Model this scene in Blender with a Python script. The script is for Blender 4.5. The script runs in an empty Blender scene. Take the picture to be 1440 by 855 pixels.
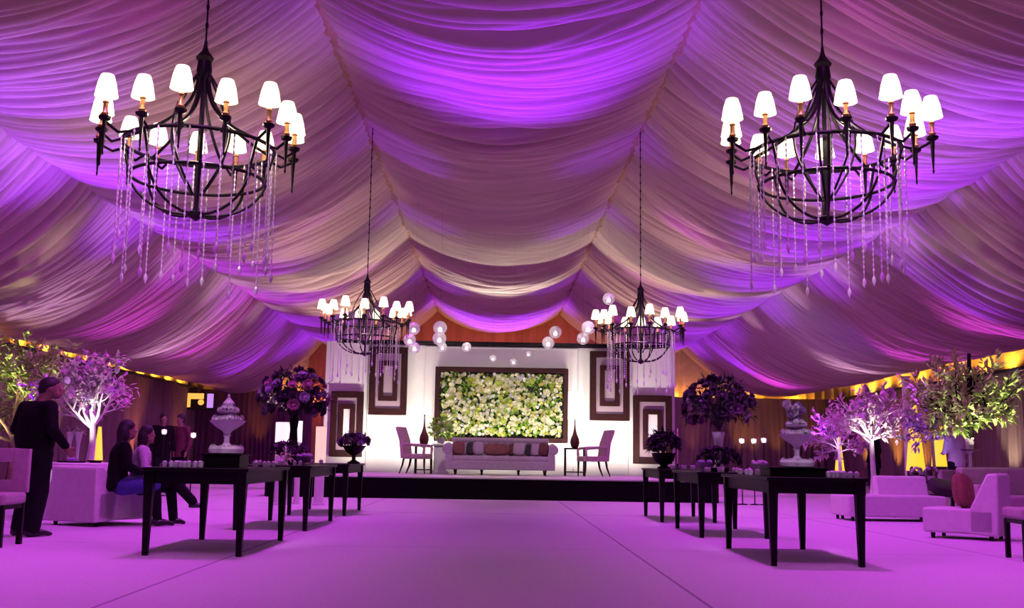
import bpy, bmesh, math, random
import numpy as np
from mathutils import Vector, Matrix, noise
random.seed(7)
PI = math.pi
SC = bpy.context.scene
COL = SC.collection
# ------------------------------------------------------------------ camera
F_PX, CAM_H, ROLL = 1500.0, 0.90, math.radians(0.9)
def _unroll(px, py):
    a, b = (px-720)/F_PX, (427.5-py)/F_PX
    return a*math.cos(ROLL)-b*math.sin(ROLL), a*math.sin(ROLL)+b*math.cos(ROLL)
_a, _b = _unroll(697, 643)
PITCH = math.atan(-_b); YAW = math.atan(-_a*math.cos(PITCH))
def ray(px, py):
    a, b = _unroll(px, py)
    fw = math.cos(PITCH)-b*math.sin(PITCH); up = math.sin(PITCH)+b*math.cos(PITCH)
    return Vector((a*math.cos(YAW)+fw*math.sin(YAW), -a*math.sin(YAW)+fw*math.cos(YAW), up))
def P(px, py, Y):                       # the point seen at that pixel at distance Y down the hall
    r = ray(px, py); return r*(Y/r.y)+Vector((0, 0, CAM_H))
def FL(px, py, z=0.0):                  # the point of the floor (height z) seen at that pixel
    r = ray(px, py); return r*((z-CAM_H)/r.z)+Vector((0, 0, CAM_H))
def K(Y): return F_PX/Y
cam = bpy.data.cameras.new('camera'); cam.sensor_width = 36; cam.lens = 36*F_PX/1440
cam.clip_end = 300; cam.clip_start = .05
co = bpy.data.objects.new('camera', cam); COL.objects.link(co)
M0 = Matrix.Rotation(-YAW, 4, 'Z') @ Matrix.Rotation(PI/2+PITCH, 4, 'X') @ Matrix.Rotation(ROLL, 4, 'Z')
co.matrix_world = Matrix.Translation((0, 0, CAM_H)) @ M0
SC.camera = co
# ------------------------------------------------------------------ materials
MATS = {}
def mat(name, col, rough=.6, metal=0, var=.12, scale=12, bump=0, bscale=60, emit=0, ecol=None, trans=0, sheen=0, alpha=1, stretch=None, spec=.5, sss=0):
    m = bpy.data.materials.new(name); m.use_nodes = True; nt = m.node_tree; N = nt.nodes; L = nt.links
    bs = N['Principled BSDF']
    tc = N.new('ShaderNodeTexCoord'); mp = N.new('ShaderNodeMapping'); L.new(tc.outputs['Object'], mp.inputs[0])
    if stretch: mp.inputs['Scale'].default_value = stretch
    nz = N.new('ShaderNodeTexNoise'); nz.inputs['Scale'].default_value = scale; nz.inputs['Detail'].default_value = 4
    L.new(mp.outputs[0], nz.inputs['Vector'])
    rp = N.new('ShaderNodeValToRGB'); rp.color_ramp.elements[0].position = .3; rp.color_ramp.elements[1].position = .7
    c0 = [max(0, c*(1-var)) for c in col]; c1 = [min(1, c*(1+var)) for c in col]
    rp.color_ramp.elements[0].color = (*c0, 1); rp.color_ramp.elements[1].color = (*c1, 1)
    L.new(nz.outputs['Fac'], rp.inputs[0]); L.new(rp.outputs[0], bs.inputs['Base Color'])
    bs.inputs['Roughness'].default_value = rough; bs.inputs['Metallic'].default_value = metal
    bs.inputs['Specular IOR Level'].default_value = spec
    if sheen: bs.inputs['Sheen Weight'].default_value = sheen
    if trans: bs.inputs['Transmission Weight'].default_value = trans
    if alpha < 1: bs.inputs['Alpha'].default_value = alpha
    if emit:
        bs.inputs['Emission Strength'].default_value = emit
        bs.inputs['Emission Color'].default_value = (*(ecol or col), 1)
    if bump:
        n2 = N.new('ShaderNodeTexNoise'); n2.inputs['Scale'].default_value = bscale; n2.inputs['Detail'].default_value = 3
        L.new(mp.outputs[0], n2.inputs['Vector'])
        b = N.new('ShaderNodeBump'); b.inputs['Strength'].default_value = bump; b.inputs['Distance'].default_value = .01
        L.new(n2.outputs['Fac'], b.inputs['Height']); L.new(b.outputs[0], bs.inputs['Normal'])
    MATS[name] = m; return m
mat('drape', (.50, .40, .34), .75, var=.08, scale=1.2, bump=.25, bscale=9, stretch=(.25, 5, 1), spec=.1)
mat('seam', (.34, .21, .12), .8, bump=.6, bscale=30)
mat('curtain', (.23, .17, .16), .85, var=.15, scale=3, stretch=(1, 1, .1), bump=.3, bscale=20, spec=.15)
mat('curtain_tan', (.42, .34, .24), .85, var=.15, scale=3, stretch=(1, 1, .1), bump=.3, bscale=20, spec=.15)
mat('upper_wall', (.62, .50, .36), .85, var=.15, scale=3, bump=.3, bscale=20, spec=.15)
mat('red_curtain', (.46, .17, .12), .8, var=.2, scale=3, stretch=(1, 1, .1), spec=.15)
mat('plum_curtain', (.15, .07, .12), .85, var=.2, scale=3, stretch=(1, 1, .1), spec=.15)
mat('black_metal', (.012, .010, .012), .45, metal=.6)
mat('black_wood', (.006, .004, .005), .4, var=.3, scale=6, stretch=(1, .15, 1), spec=.15)
mat('black_cloth', (.006, .005, .006), .9, spec=.1)
mat('copper', (.65, .32, .14), .35, metal=.7)
mat('shade', (.95, .90, .76), .6, var=.03, emit=1.7, ecol=(1, .88, .55))
mat('crystal', (.97, .94, .99), .2, var=.02, spec=.9)
mat('glass', (.95, .88, .92), .12, var=.02, spec=.8, alpha=.38)
mat('white_leather', (.80, .76, .74), .55, var=.05, bump=.15, bscale=120)
mat('mauve_fabric', (.45, .33, .36), .8, var=.1, bump=.3, bscale=150, sheen=.2)
mat('sofa_velvet', (.40, .26, .40), .7, var=.1, bump=.2, bscale=80, sheen=.3)
mat('chair_pink', (.42, .26, .30), .75, var=.1, bump=.2, bscale=80)
mat('maroon', (.14, .03, .05), .75, var=.2, bump=.3, bscale=100)
mat('brown_pillow', (.26, .12, .07), .8, var=.2, bump=.3, bscale=100)
mat('rust_pillow', (.20, .06, .07), .8, var=.2, bump=.3, bscale=100)
mat('dark_pillow', (.035, .02, .03), .8, var=.3, bump=.3, bscale=100)
mat('white_paint', (.82, .79, .76), .6, var=.03, scale=2)
mat('stage_top', (.72, .68, .64), .6, var=.05, scale=3)
mat('frame_wood', (.028, .005, .006), .6, var=.3, scale=5, spec=.2)
mat('mirror_pale', (.36, .26, .31), .5, var=.06, scale=3)
mat('mirror_white', (.85, .83, .80), .4, var=.03, scale=3)
mat('white_ceramic', (.86, .82, .86), .3, var=.04)
mat('white_flower', (.88, .84, .88), .7, var=.12, scale=40, bump=.3)
mat('cream_flower', (.85, .82, .55), .7, var=.15, scale=40)
mat('lime_flower', (.45, .55, .08), .7, var=.25, scale=30)
mat('yellow_flower', (.75, .66, .16), .7, var=.2, scale=30)
mat('leaf_green', (.05, .12, .02), .55, var=.4, scale=20)
mat('leaf_bright', (.26, .52, .04), .55, var=.3, scale=20)
mat('leaf_dark', (.018, .022, .014), .6, var=.4, scale=20)
mat('leaf_pale', (.48, .66, .20), .6, var=.25, scale=20)
mat('purple_flower', (.16, .05, .17), .75, var=.3, scale=40)
mat('plum_flower', (.045, .015, .05), .75, var=.3, scale=40)
mat('pink_flower', (.50, .17, .33), .75, var=.2, scale=40)
mat('lilac_flower', (.42, .28, .52), .75, var=.2, scale=40)
mat('blossom_pink', (.72, .50, .58), .7, var=.2, scale=30)
mat('blossom_lilac', (.48, .34, .62), .7, var=.2, scale=30)
mat('bark', (.20, .13, .09), .85, var=.3, scale=20, bump=.5)
mat('bark_white', (.78, .74, .70), .7, var=.1, scale=20, bump=.4)
mat('vase_red', (.10, .018, .015), .18, var=.3, scale=6)
mat('suit', (.006, .005, .006), .85, var=.2, spec=.15)
mat('trousers', (.009, .009, .011), .85, spec=.15)
mat('skin', (.30, .17, .12), .6, var=.06, sss=0)
mat('hair', (.012, .008, .008), .6, var=.3, scale=60, stretch=(1, 1, .2))
mat('shirt_lilac', (.62, .55, .66), .8, var=.06)
mat('dress_blue', (.03, .035, .20), .7, var=.2)
mat('blouse', (.60, .48, .58), .8, var=.3, scale=50)
mat('shoe', (.01, .009, .01), .3)
mat('eye', (.8, .8, .8), .2)
mat('petit_four', (.62, .42, .66), .7, var=.3, scale=50)
mat('candle_glow', (.95, .9, .8), .6, emit=9, ecol=(1, .93, .85))
mat('screen_amber', (.8, .5, .1), .5, emit=1.0, ecol=(1, .55, .1))
mat('screen_violet', (.5, .3, .9), .5, emit=.9, ecol=(.6, .3, 1))
mat('lamp_white', (.95, .93, .9), .6, emit=5, ecol=(1, .96, .88))
mat('fixture', (.02, .02, .02), .5)
mat('lens', (.6, .5, .4), .3)
# ------------------------------------------------------------------ mesh builder
class MB:
    def __init__(s): s.v = []; s.f = []; s.M = None
    def _add(s, vs, fs):
        o = len(s.v)
        if s.M is not None: vs = [s.M @ Vector(v) for v in vs]
        s.v.extend(tuple(v) for v in vs); s.f.extend(tuple(i+o for i in f) for f in fs); return s
    def box(s, c, d, top=(1, 1), rz=0, shift=(0, 0)):
        x, y, z = [q/2 for q in d]; vs = []
        for k, (sx, sy) in ((-1, (1, 1)), (1, top)):
            for a, b in ((-1, -1), (1, -1), (1, 1), (-1, 1)):
                px, py = a*x*sx + (shift[0] if k > 0 else 0), b*y*sy + (shift[1] if k > 0 else 0)
                ca, sa = math.cos(rz), math.sin(rz)
                vs.append((c[0]+px*ca-py*sa, c[1]+px*sa+py*ca, c[2]+k*z))
        return s._add(vs, [(3, 2, 1, 0), (4, 5, 6, 7), (0, 1, 5, 4), (1, 2, 6, 5), (2, 3, 7, 6), (3, 0, 4, 7)])
    def tube(s, pts, r, n=8, cap=True, closed=False):
        pts = [Vector(p) for p in pts]; m = len(pts)
        rs = r if isinstance(r, (list, tuple)) else [r]*m
        vs = []; up = None
        for i, p in enumerate(pts):
            a = pts[(i-1) % m] if (closed or i > 0) else p
            b = pts[(i+1) % m] if (closed or i < m-1) else p
            t = (b-a)
            t = t.normalized() if t.length > 1e-9 else Vector((0, 0, 1))
            if up is None:
                up = t.cross(Vector((0, 0, 1)))
                if up.length < .05: up = t.cross(Vector((1, 0, 0)))
            u = (up-t*up.dot(t))
            if u.length < 1e-6: u = t.orthogonal()
            u.normalize(); w = t.cross(u); up = u
            for j in range(n):
                a_ = 2*PI*j/n; vs.append(p+(u*math.cos(a_)+w*math.sin(a_))*rs[i])
        fs = []
        for i in range(m if closed else m-1):
            i2 = (i+1) % m
            for j in range(n):
                fs.append((i*n+j, i*n+(j+1) % n, i2*n+(j+1) % n, i2*n+j))
        if cap and not closed: fs += [tuple(range(n-1, -1, -1)), tuple((m-1)*n+j for j in range(n))]
        return s._add(vs, fs)
    def lathe(s, prof, c=(0, 0, 0), n=20, cap=True):
        vs = []; m = len(prof)
        for r, z in prof:
            for j in range(n):
                a = 2*PI*j/n; vs.append((c[0]+r*math.cos(a), c[1]+r*math.sin(a), c[2]+z))
        fs = [(i*n+j, i*n+(j+1) % n, (i+1)*n+(j+1) % n, (i+1)*n+j) for i in range(m-1) for j in range(n)]
        if cap: fs += [tuple(range(n-1, -1, -1)), tuple((m-1)*n+j for j in range(n))]
        return s._add(vs, fs)
    def ball(s, c, r, nu=12, nv=8, e=1.0, R=None):
        if not isinstance(r, (list, tuple)): r = (r, r, r)
        g = lambda x: math.copysign(abs(x)**e, x)
        vs = []; 
        for i in range(nv+1):
            ph = -PI/2+PI*i/nv; cp = abs(math.cos(ph))**e; sp = g(math.sin(ph))
            for j in range(nu):
                a = 2*PI*j/nu
                q = Vector((r[0]*cp*g(math.cos(a)), r[1]*cp*g(math.sin(a)), r[2]*sp))
                if R is not None: q = R @ q
                vs.append(Vector(c)+q)
        fs = [(i*nu+j, i*nu+(j+1) % nu, (i+1)*nu+(j+1) % nu, (i+1)*nu+j) for i in range(nv) for j in range(nu)]
        return s._add(vs, fs)
    def leaf(s, c, d, ln, w, bend=.2):
        d = Vector(d).normalized(); sd = d.cross(Vector((0, 0, 1)))
        if sd.length < .05: sd = Vector((1, 0, 0))
        sd.normalize(); n = sd.cross(d); c = Vector(c)
        vs = [c, c+d*ln*.45+sd*w/2-n*bend*ln*.1, c+d*ln*.5+n*w*.18, c+d*ln*.45-sd*w/2-n*bend*ln*.1, c+d*ln-n*bend*ln*.6]
        return s._add(vs, [(0, 1, 2), (0, 2, 3), (1, 4, 2), (2, 4, 3)])
    def build(s, name, m, parent=None, bevel=0, seg=2, smooth=35, sub=0):
        me = bpy.data.meshes.new(name); me.from_pydata(s.v, [], s.f)
        bm = bmesh.new(); bm.from_mesh(me)
        bmesh.ops.remove_doubles(bm, verts=bm.verts, dist=1e-5)
        bmesh.ops.recalc_face_normals(bm, faces=bm.faces); bm.to_mesh(me); bm.free()
        if smooth:
            me.shade_smooth(); me.set_sharp_from_angle(angle=math.radians(smooth))
        me.materials.append(MATS[m] if isinstance(m, str) else m)
        o = bpy.data.objects.new(name, me); COL.objects.link(o)
        if parent is not None: o.parent = parent
        if bevel:
            b = o.modifiers.new('bevel', 'BEVEL'); b.width = bevel; b.segments = seg; b.limit_method = 'ANGLE'; b.angle_limit = math.radians(40)
        if sub:
            b = o.modifiers.new('sub', 'SUBSURF'); b.levels = sub; b.render_levels = sub
        return o
def tag(o, label=None, cat=None, group=None, kind=None):
    if label: o['label'] = label
    if cat: o['category'] = cat
    if group: o['group'] = group
    if kind: o['kind'] = kind
    return o
def thing(name, label, cat, loc=(0, 0, 0), rz=0, group=None):
    o = bpy.data.objects.new(name, None); COL.objects.link(o); o.location = loc; o.rotation_euler = (0, 0, rz)
    o.empty_display_size = .1
    return tag(o, label, cat, group)
def kids(o): return [c for c in COL.objects if c.parent == o]
def copy_tree(o, loc=None, rz=None, label=None, group=None, parent=None, scale=None):
    ch = list(o.children)
    r = o.copy(); COL.objects.link(r)
    if parent is not None: r.parent = parent
    if loc is not None: r.location = loc
    if rz is not None: r.rotation_euler = (0, 0, rz)
    if scale is not None: r.scale = (scale,)*3
    if label: r['label'] = label
    if group: r['group'] = group
    for c in ch: copy_tree(c, parent=r)
    return r
def struct(name, mb, m, **k): return tag(mb.build(name, m, **k), kind='structure')
def npmesh(name, V, nr, nc, m, smooth=True):
    me = bpy.data.meshes.new(name)
    idx = np.arange(nr*nc).reshape(nr, nc)
    q = np.stack([idx[:-1, :-1], idx[:-1, 1:], idx[1:, 1:], idx[1:, :-1]], -1).reshape(-1, 4)
    me.vertices.add(nr*nc); me.vertices.foreach_set('co', V.reshape(-1).astype(np.float32))
    me.loops.add(q.size); me.loops.foreach_set('vertex_index', q.reshape(-1).astype(np.int32))
    me.polygons.add(len(q)); me.polygons.foreach_set('loop_start', (np.arange(len(q))*4).astype(np.int32))
    me.polygons.foreach_set('loop_total', np.full(len(q), 4, np.int32))
    me.update(calc_edges=True); me.validate()
    if smooth: me.shade_smooth()
    me.materials.append(MATS[m]); o = bpy.data.objects.new(name, me); COL.objects.link(o); return o
rng = np.random.default_rng(5)
def nz2(a, b, seed, n=7):
    r = np.random.default_rng(seed); o = 0
    for i in range(n):
        th = r.uniform(0, 2*PI); w = r.uniform(.6, 2.2)
        o = o+np.sin(w*(a*math.cos(th)+b*math.sin(th))*2+r.uniform(0, 6.28))
    return o/math.sqrt(n)
# ------------------------------------------------------------------ tent lining
YE = 46.0; Y0 = 3.0
def xz(px, py): p = P(px, py, YE); return np.array((p.x, p.z))
AL, AR = xz(617, 434), xz(787, 438)
BL, BR = xz(453, 479), xz(957, 490)
CL, CR = xz(300, 541), xz(1131, 549)
def panel(name, A, B, sag, seed, below=1.0):
    rows = int((YE-Y0)*60); nc = 48
    y = np.linspace(Y0, YE, rows)[:, None]*np.ones((1, nc)); u = np.linspace(0, 1, nc)[None, :]*np.ones((rows, 1))
    Lw = np.linalg.norm(B-A); ux = u*Lw
    t = (B-A)/Lw; n = np.array((t[1], -t[0])); 
    if n[1] > 0: n = -n
    swag = nz2(y*.45, ux*.05, seed+9)
    sg = sag*(1+.10*np.sin(2*PI*y/5.2+seed)+.07*swag)
    pin = .3+.7*np.sin(PI*u)**.6
    skew = .22*nz2(y*.22, ux*.12, seed+1)
    s1 = y/.34+1.1*nz2(y*.30, ux*.10, seed+2)+.7*skew
    s2 = y/.17+1.6*nz2(y*.5, ux*.16, seed+3)
    s3 = y/1.35+.5*nz2(y*.3, ux*.15, seed+4)
    am = .6+.4*np.clip(nz2(y*1.3, ux*.25, seed+5), -1.2, 1.5)
    d = .30*np.abs(np.sin(PI*s1))**.45*np.clip(am, .45, 1.5)+.06*np.abs(np.sin(PI*s2))**.5*np.clip(1.6-am, .5, 2)+.16*np.abs(np.sin(PI*s3))**.9
    d = d*pin
    cat = 4*u*(1-u)
    X = A[0]+(B-A)[0]*u+n[0]*d
    Z = A[1]+(B-A)[1]*u+n[1]*d-sg*cat
    Yy = y+.04*nz2(y*.8, ux*.25, seed+7)
    o = npmesh(name, np.stack([X, Yy, Z], -1), rows, nc, 'drape')
    return tag(o, kind='structure')
panel('ceiling', AL, AR, .62, 11)
panel('ceiling', AL+(0, .05), BL, .55, 21)
panel('ceiling', AR+(0, .05), BR, .55, 31)
panel('ceiling', BL+(0, .12), CL, .62, 41)
panel('ceiling', BR+(0, .12), CR, .62, 51)
for i, A in enumerate((AL, AR)):      # gathered seams along the two ridge beams
    mb = MB(); pts = []; rs = []
    yy = Y0
    while yy < YE:
        pts.append((A[0]+.02*math.sin(yy*9), yy, A[1]-.02)); rs.append(.10+.035*abs(math.sin(yy*7.3))); yy += .12
    mb.tube(pts, rs, 8); struct('trim_%d' % (i+1), mb, 'seam')
WRt, WLt = xz(1180, 556), xz(278, 553)
WLX, WRX, WZ = WLt[0], WRt[0], (WLt[1]+WRt[1])/2
def curtain(name, p0, p1, z0, z1, m, depth=.14, sp=.24, seed=1, nzr=10):
    p0, p1 = np.array(p0, float), np.array(p1, float); L = np.linalg.norm(p1-p0); n = int(L/.03)+2
    s = np.linspace(0, L, n)[:, None]*np.ones((1, nzr)); v = np.linspace(0, 1, nzr)[None, :]*np.ones((n, 1))
    ph = s/sp+1.2*nz2(s*.5, v*.4, seed); d = depth*(np.abs(np.sin(PI*ph))**.8)*(.6+.4*np.sin(s*1.7+seed))*(1.1-.4*v)+.02*nz2(s*4, v, seed+3)
    t = (p1-p0)/L; nn = np.array((-t[1], t[0]))
    V = np.stack([p0[0]+t[0]*s+nn[0]*d, p0[1]+t[1]*s+nn[1]*d, z0+(z1-z0)*v], -1)
    return tag(npmesh(name, V, n, nzr, m), kind='structure')
curtain('wall_left', (WLX, Y0), (WLX, YE), 0, WZ, 'curtain', seed=3)
curtain('wall_right', (WRX, YE), (WRX, 24.5), 0, WZ, 'curtain', seed=4)
curtain('wall_right', (WRX, 24.5), (WRX, Y0), 0, WZ, 'curtain_tan', seed=6)
curtain('wall_left', (WLX-.45, Y0), (WLX-.45, YE), WZ-.3, WZ+1.5, 'upper_wall', .05, .5, 7)
curtain('wall_right', (WRX+.45, YE), (WRX+.45, Y0), WZ-.3, WZ+1.5, 'upper_wall', .05, .5, 8)
curtain('wall_back', (WLX-.5, YE), (BL[0]-.3, YE), 0, WZ, 'plum_curtain', seed=9)
curtain('wall_back', (BR[0]-.7, YE), (WRX+.5, YE), 0, WZ, 'curtain', seed=10)
curtain('wall_back', (BL[0]-.6, YE+.5), (BL[0]+1.0, YE+.5), 0, 8.2, 'red_curtain', .1, .3, 11)
curtain('wall_back', (BL[0]+1.0, YE+.5), (BR[0]-1.2, YE+.5), 0, 8.2, 'red_curtain', .1, .3, 13)
curtain('wall_back', (BL[0]-6.5, YE+.55), (BL[0]-.6, YE+.55), WZ-.6, 6, 'upper_wall', .1, .3, 15)
curtain('wall_back', (BR[0]-1.2, YE+.5), (BR[0]+8.3, YE+.5), 0, 8.2, 'upper_wall', .1, .3, 14)
# dark rails on top of the side curtains
for i, x in enumerate((WLX, WRX)):
    mb = MB(); mb.box((x+(.1 if i == 0 else -.1), (Y0+YE)/2, WZ), (.12, YE-Y0, .09)); struct('trim_%d' % (i+3), mb, 'fixture')
# floor: pale carpet laid in strips, seams as thin darker lines in its colour
def carpet():
    m = mat('carpet', (.78, .70, .76), .95, var=.05, scale=30, bump=.35, bscale=140, spec=.1)
    nt = m.node_tree; N = nt.nodes; L = nt.links
    tc = N.new('ShaderNodeTexCoord'); sp = N.new('ShaderNodeSeparateXYZ'); L.new(tc.outputs['Object'], sp.inputs[0])
    def seam(out, x0, w):
        a = N.new('ShaderNodeMath'); a.operation = 'SUBTRACT'; L.new(sp.outputs[out], a.inputs[0]); a.inputs[1].default_value = x0
        b = N.new('ShaderNodeMath'); b.operation = 'ABSOLUTE'; L.new(a.outputs[0], b.inputs[0])
        c = N.new('ShaderNodeMath'); c.operation = 'LESS_THAN'; L.new(b.outputs[0], c.inputs[0]); c.inputs[1].default_value = w; return c
    tot = None
    for out, x0, w in ((0, 1.35, .012), (0, -2.32, .012), (0, -6.0, .014), (0, 5.0, .012), (1, 17.5, .03), (1, 10.9, .008), (1, 27.5, .03)):
        c = seam(out, x0, w)
        if tot is None: tot = c
        else:
            a = N.new('ShaderNodeMath'); a.operation = 'MAXIMUM'; L.new(tot.outputs[0], a.inputs[0]); L.new(c.outputs[0], a.inputs[1]); tot = a
    mx = N.new('ShaderNodeMixRGB'); mx.blend_type = 'MIX'; mx.inputs[2].default_value = (.30, .20, .30, 1)
    bs = N['Principled BSDF']; src = bs.inputs['Base Color'].links[0].from_socket
    mf = N.new('ShaderNodeMath'); mf.operation = 'MULTIPLY'; L.new(tot.outputs[0], mf.inputs[0]); mf.inputs[1].default_value = .75
    L.new(src, mx.inputs[1]); L.new(mf.outputs[0], mx.inputs[0]); L.new(mx.outputs[0], bs.inputs['Base Color'])
carpet()
mb = MB(); mb.box((.7, (YE)/2-1, -.05), (32, YE+4, .1)); struct('floor', mb, 'carpet', smooth=0)
# ------------------------------------------------------------------ chandeliers
def make_chandelier(label, cx, cy, dz, top, rz):
    """centre (cx,cy); z measured from the bottom finial; dz = world height of the bottom finial; the rod runs to the lining"""
    root = thing('chandelier', label, 'chandelier', (cx, cy, dz), rz, 'iron basket chandeliers under the tent lining')
    R1, R2 = .60, .53; z1, z2 = .60, .33; zt = 1.40
    def ring(R, z, r): 
        m = MB(); m.tube([(R*math.cos(a), R*math.sin(a), z) for a in np.linspace(0, 2*PI, 49)[:-1]], r, 8, closed=True); return m
    ring(R1, z1, .016).build('upper_ring', 'black_metal', root)
    ring(R2, z2, .014).build('lower_ring', 'black_metal', root)
    m = MB()
    for k in range(8):                       # basket bars: down from the upper ring and curving in to the finial
        a = 2*PI*k/8+.2; pts = []
        for q in np.linspace(0, 1, 15):
            if q < .4: r_ = R1+(R2-R1)*q/.4; z_ = z1+(z2-z1)*q/.4
            else:
                s = (q-.4)/.6; r_ = R2*math.cos(s*PI/2)**.75+.02; z_ = z2*(1-math.sin(s*PI/2)**1.3)+.03
            pts.append((r_*math.cos(a), r_*math.sin(a), z_))
        m.tube(pts, .012, 6)
    m.build('basket', 'black_metal', root)
    m = MB(); m.lathe([(.0, -.02), (.03, 0), (.075, .02), (.075, .05), (.03, .07), (.02, .1), (.018, 1.1), (.03, 1.14), (.03, zt-.2)], n=14); m.build('centre_stem', 'black_metal', root)
    m = MB(); m.lathe([(.02, zt-.26), (.05, zt-.22), (.065, zt-.14), (.055, zt-.06), (.075, zt-.03), (.03, zt+.03), (.02, zt+.06), (.012, zt+.1)], n=14); m.build('hub', 'black_metal', root)
    for k in range(6):                       # scrolled arms from the hub down to the ring
        a = 2*PI*k/6+.35; m = MB(); pts = []
        for q in np.linspace(0, 1, 18):
            r_ = .04+(R1-.04)*q**1.9; z_ = zt-.12-(zt-.12-z1)*(q**.72)
            pts.append((r_*math.cos(a), r_*math.sin(a), z_))
        m.tube(pts, .014, 6)
        pts = [((.04+.22*math.sin(q*PI)*1.0)*math.cos(a+.4), (.04+.22*math.sin(q*PI))*math.sin(a+.4), zt-.15-(zt-.35)*q) for q in np.linspace(0, 1, 14)]
        m.tube(pts, .010, 6); m.build('arm', 'black_metal', root)
    m = MB(); pts = []                       # suspension chain as rod with links
    m.tube([(0, 0, zt+.08), (0, 0, top-dz)], .008, 6)
    z = zt+.1
    while z < top-dz-.1:
        m.ball((0, 0, z), (.015, .015, .035), 6, 4); z += .16
    m.build('suspension_chain', 'black_metal', root)
    m = MB(); m.lathe([(.09, top-dz), (.08, top-dz-.05), (.03, top-dz-.09)], n=14); m.build('ceiling_rose', 'black_metal', root)
    proto = None
    N = 15
    for k in range(N):                       # lamps: bracket, copper candle, shade, spike below
        a = 2*PI*k/N+.1; r = .78+(.05 if k % 2 else -.02); zz = .04*(k % 2)
        e = None
        m = MB(); m.tube([(R1-.01, 0, z1), ((R1+r)/2, 0, z1-.04), (r, 0, z1+.02)], .012, 6); m.lathe([(.006, -.22), (.013, -.1), (.018, .02), (.045, .035), (.05, .055), (.02, .065)], (r, 0, z1), 8)
        m.lathe([(.003, -.25), (.010, -.23), (.005, -.21)], (r, 0, z1), 6)
        m.M = None
        br = m.build('lamp_bracket', 'black_metal', root)
        br.rotation_euler = (0, 0, a)
        m = MB(); m.lathe([(.02, .06), (.03, .08), (.018, .10), (.018, .16), (.027, .17), (.012, .185)], (r, 0, z1), 10); m.build('candle', 'copper', br)
        m = MB(); pf = [(.088, .175+zz), (.083, .205+zz), (.070, .28+zz), (.050, .345+zz), (.044, .35+zz)]
        m.lathe(pf, (r, 0, z1), 16, cap=False)
        m.lathe([(.082, .18+zz), (.042, .345+zz)], (r, 0, z1), 16, cap=False); m.build('lamp_shade', 'shade', br)
    for k in range(32):                      # crystal strands
        a = 2*PI*k/32+.05; R = (R2+.05) if k % 2 else R1+.02; zb = -.42+.26*random.random()-(.12 if k % 3 == 0 else 0)
        m = MB(); x, y = R*math.cos(a), R*math.sin(a); z = z1-.02; m.tube([(x, y, z1), (x, y, zb)], .0038, 4)
        while z > zb+.05:
            m.ball((x, y, z), (.009, .009, .015), 5, 4); z -= .045
        m.lathe([(.001, -.055), (.018, -.01), (.014, .015), (.001, .04)], (x, y, zb), 6); m.build('crystal_strand', 'crystal', root)
    return root
YF, YN = 19.6, 8.55
CH = []
def chand(px, pyb, Y, label, xtop, top, rz):
    p = P(px, pyb, Y); CH.append((p.x, Y, p.z))
    return make_chandelier(label, p.x, Y, p.z, top, rz)
chand(275, 308, YN, 'large iron basket chandelier at upper left, lit shades and long crystal strands', 0, 7.6, .1)
chand(1163, 315, YN, 'large iron basket chandelier at upper right, lit shades and long crystal strands', 0, 7.6, .33)
chand(513, 500, YF, 'small far iron chandelier hanging in front of the stage wall, left of the flower panel', 0, AL[1]+.3, .5)
chand(901, 511, YF, 'small far iron chandelier hanging in front of the stage wall, right of the flower panel', 0, AR[1]+.3, .9)
# ------------------------------------------------------------------ stage
SL, SR = FL(378, 697), FL(1012, 708)
sy = (FL(697, 703)).y; SZ = P(697, 672, sy).z
print('STAGE', SL, SR, sy, SZ)
st = thing('stage_platform', 'low wide black-fronted stage platform with a pale top across the hall', 'stage', ((SL.x+SR.x)/2, sy, 0))
W = SR.x-SL.x; D = 29.2-.16-sy
m = MB(); m.box((0, D/2, (SZ-.03)/2), (W, D, SZ-.03)); m.build('skirt', 'black_cloth', st, smooth=0)
m = MB(); m.box((0, D/2, SZ-.015), (W+.02, D+.02, .03)); m.build('deck', 'stage_top', st, bevel=.005)
WY = 29.2; wl, wr = P(457, 560, WY).x, P(948, 560, WY).x; wt = P(697, 487, WY).z
m = MB(); m.box(((wl+wr)/2, WY+.15, wt/2), (wr-wl, .3, wt)); 
# side wings stand a little proud and higher, centre panel around the flower frame
xl1, xr1 = P(517, 560, WY).x, P(883, 560, WY).x
m.box(((wl+xl1)/2, WY+.05, (wt)/2+.03), (xl1-wl, .3, wt+.06)); m.box(((wr+xr1)/2, WY+.05, (wt)/2+.03), (wr-xr1, .3, wt+.06))
cx0, cx1 = P(597, 560, WY).x, P(812, 560, WY).x
m.box(((cx0+cx1)/2, WY+.06, (wt)/2-.02), (cx1-cx0, .3, wt-.04))
struct('wall_stage', m, 'white_paint', bevel=.01)
m = MB(); m.box(((wl+wr)/2+.1, WY+.1, wt+.06), (wr-wl-.5, .5, .09)); struct('trim_5', m, 'black_wood', bevel=.01)
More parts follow.
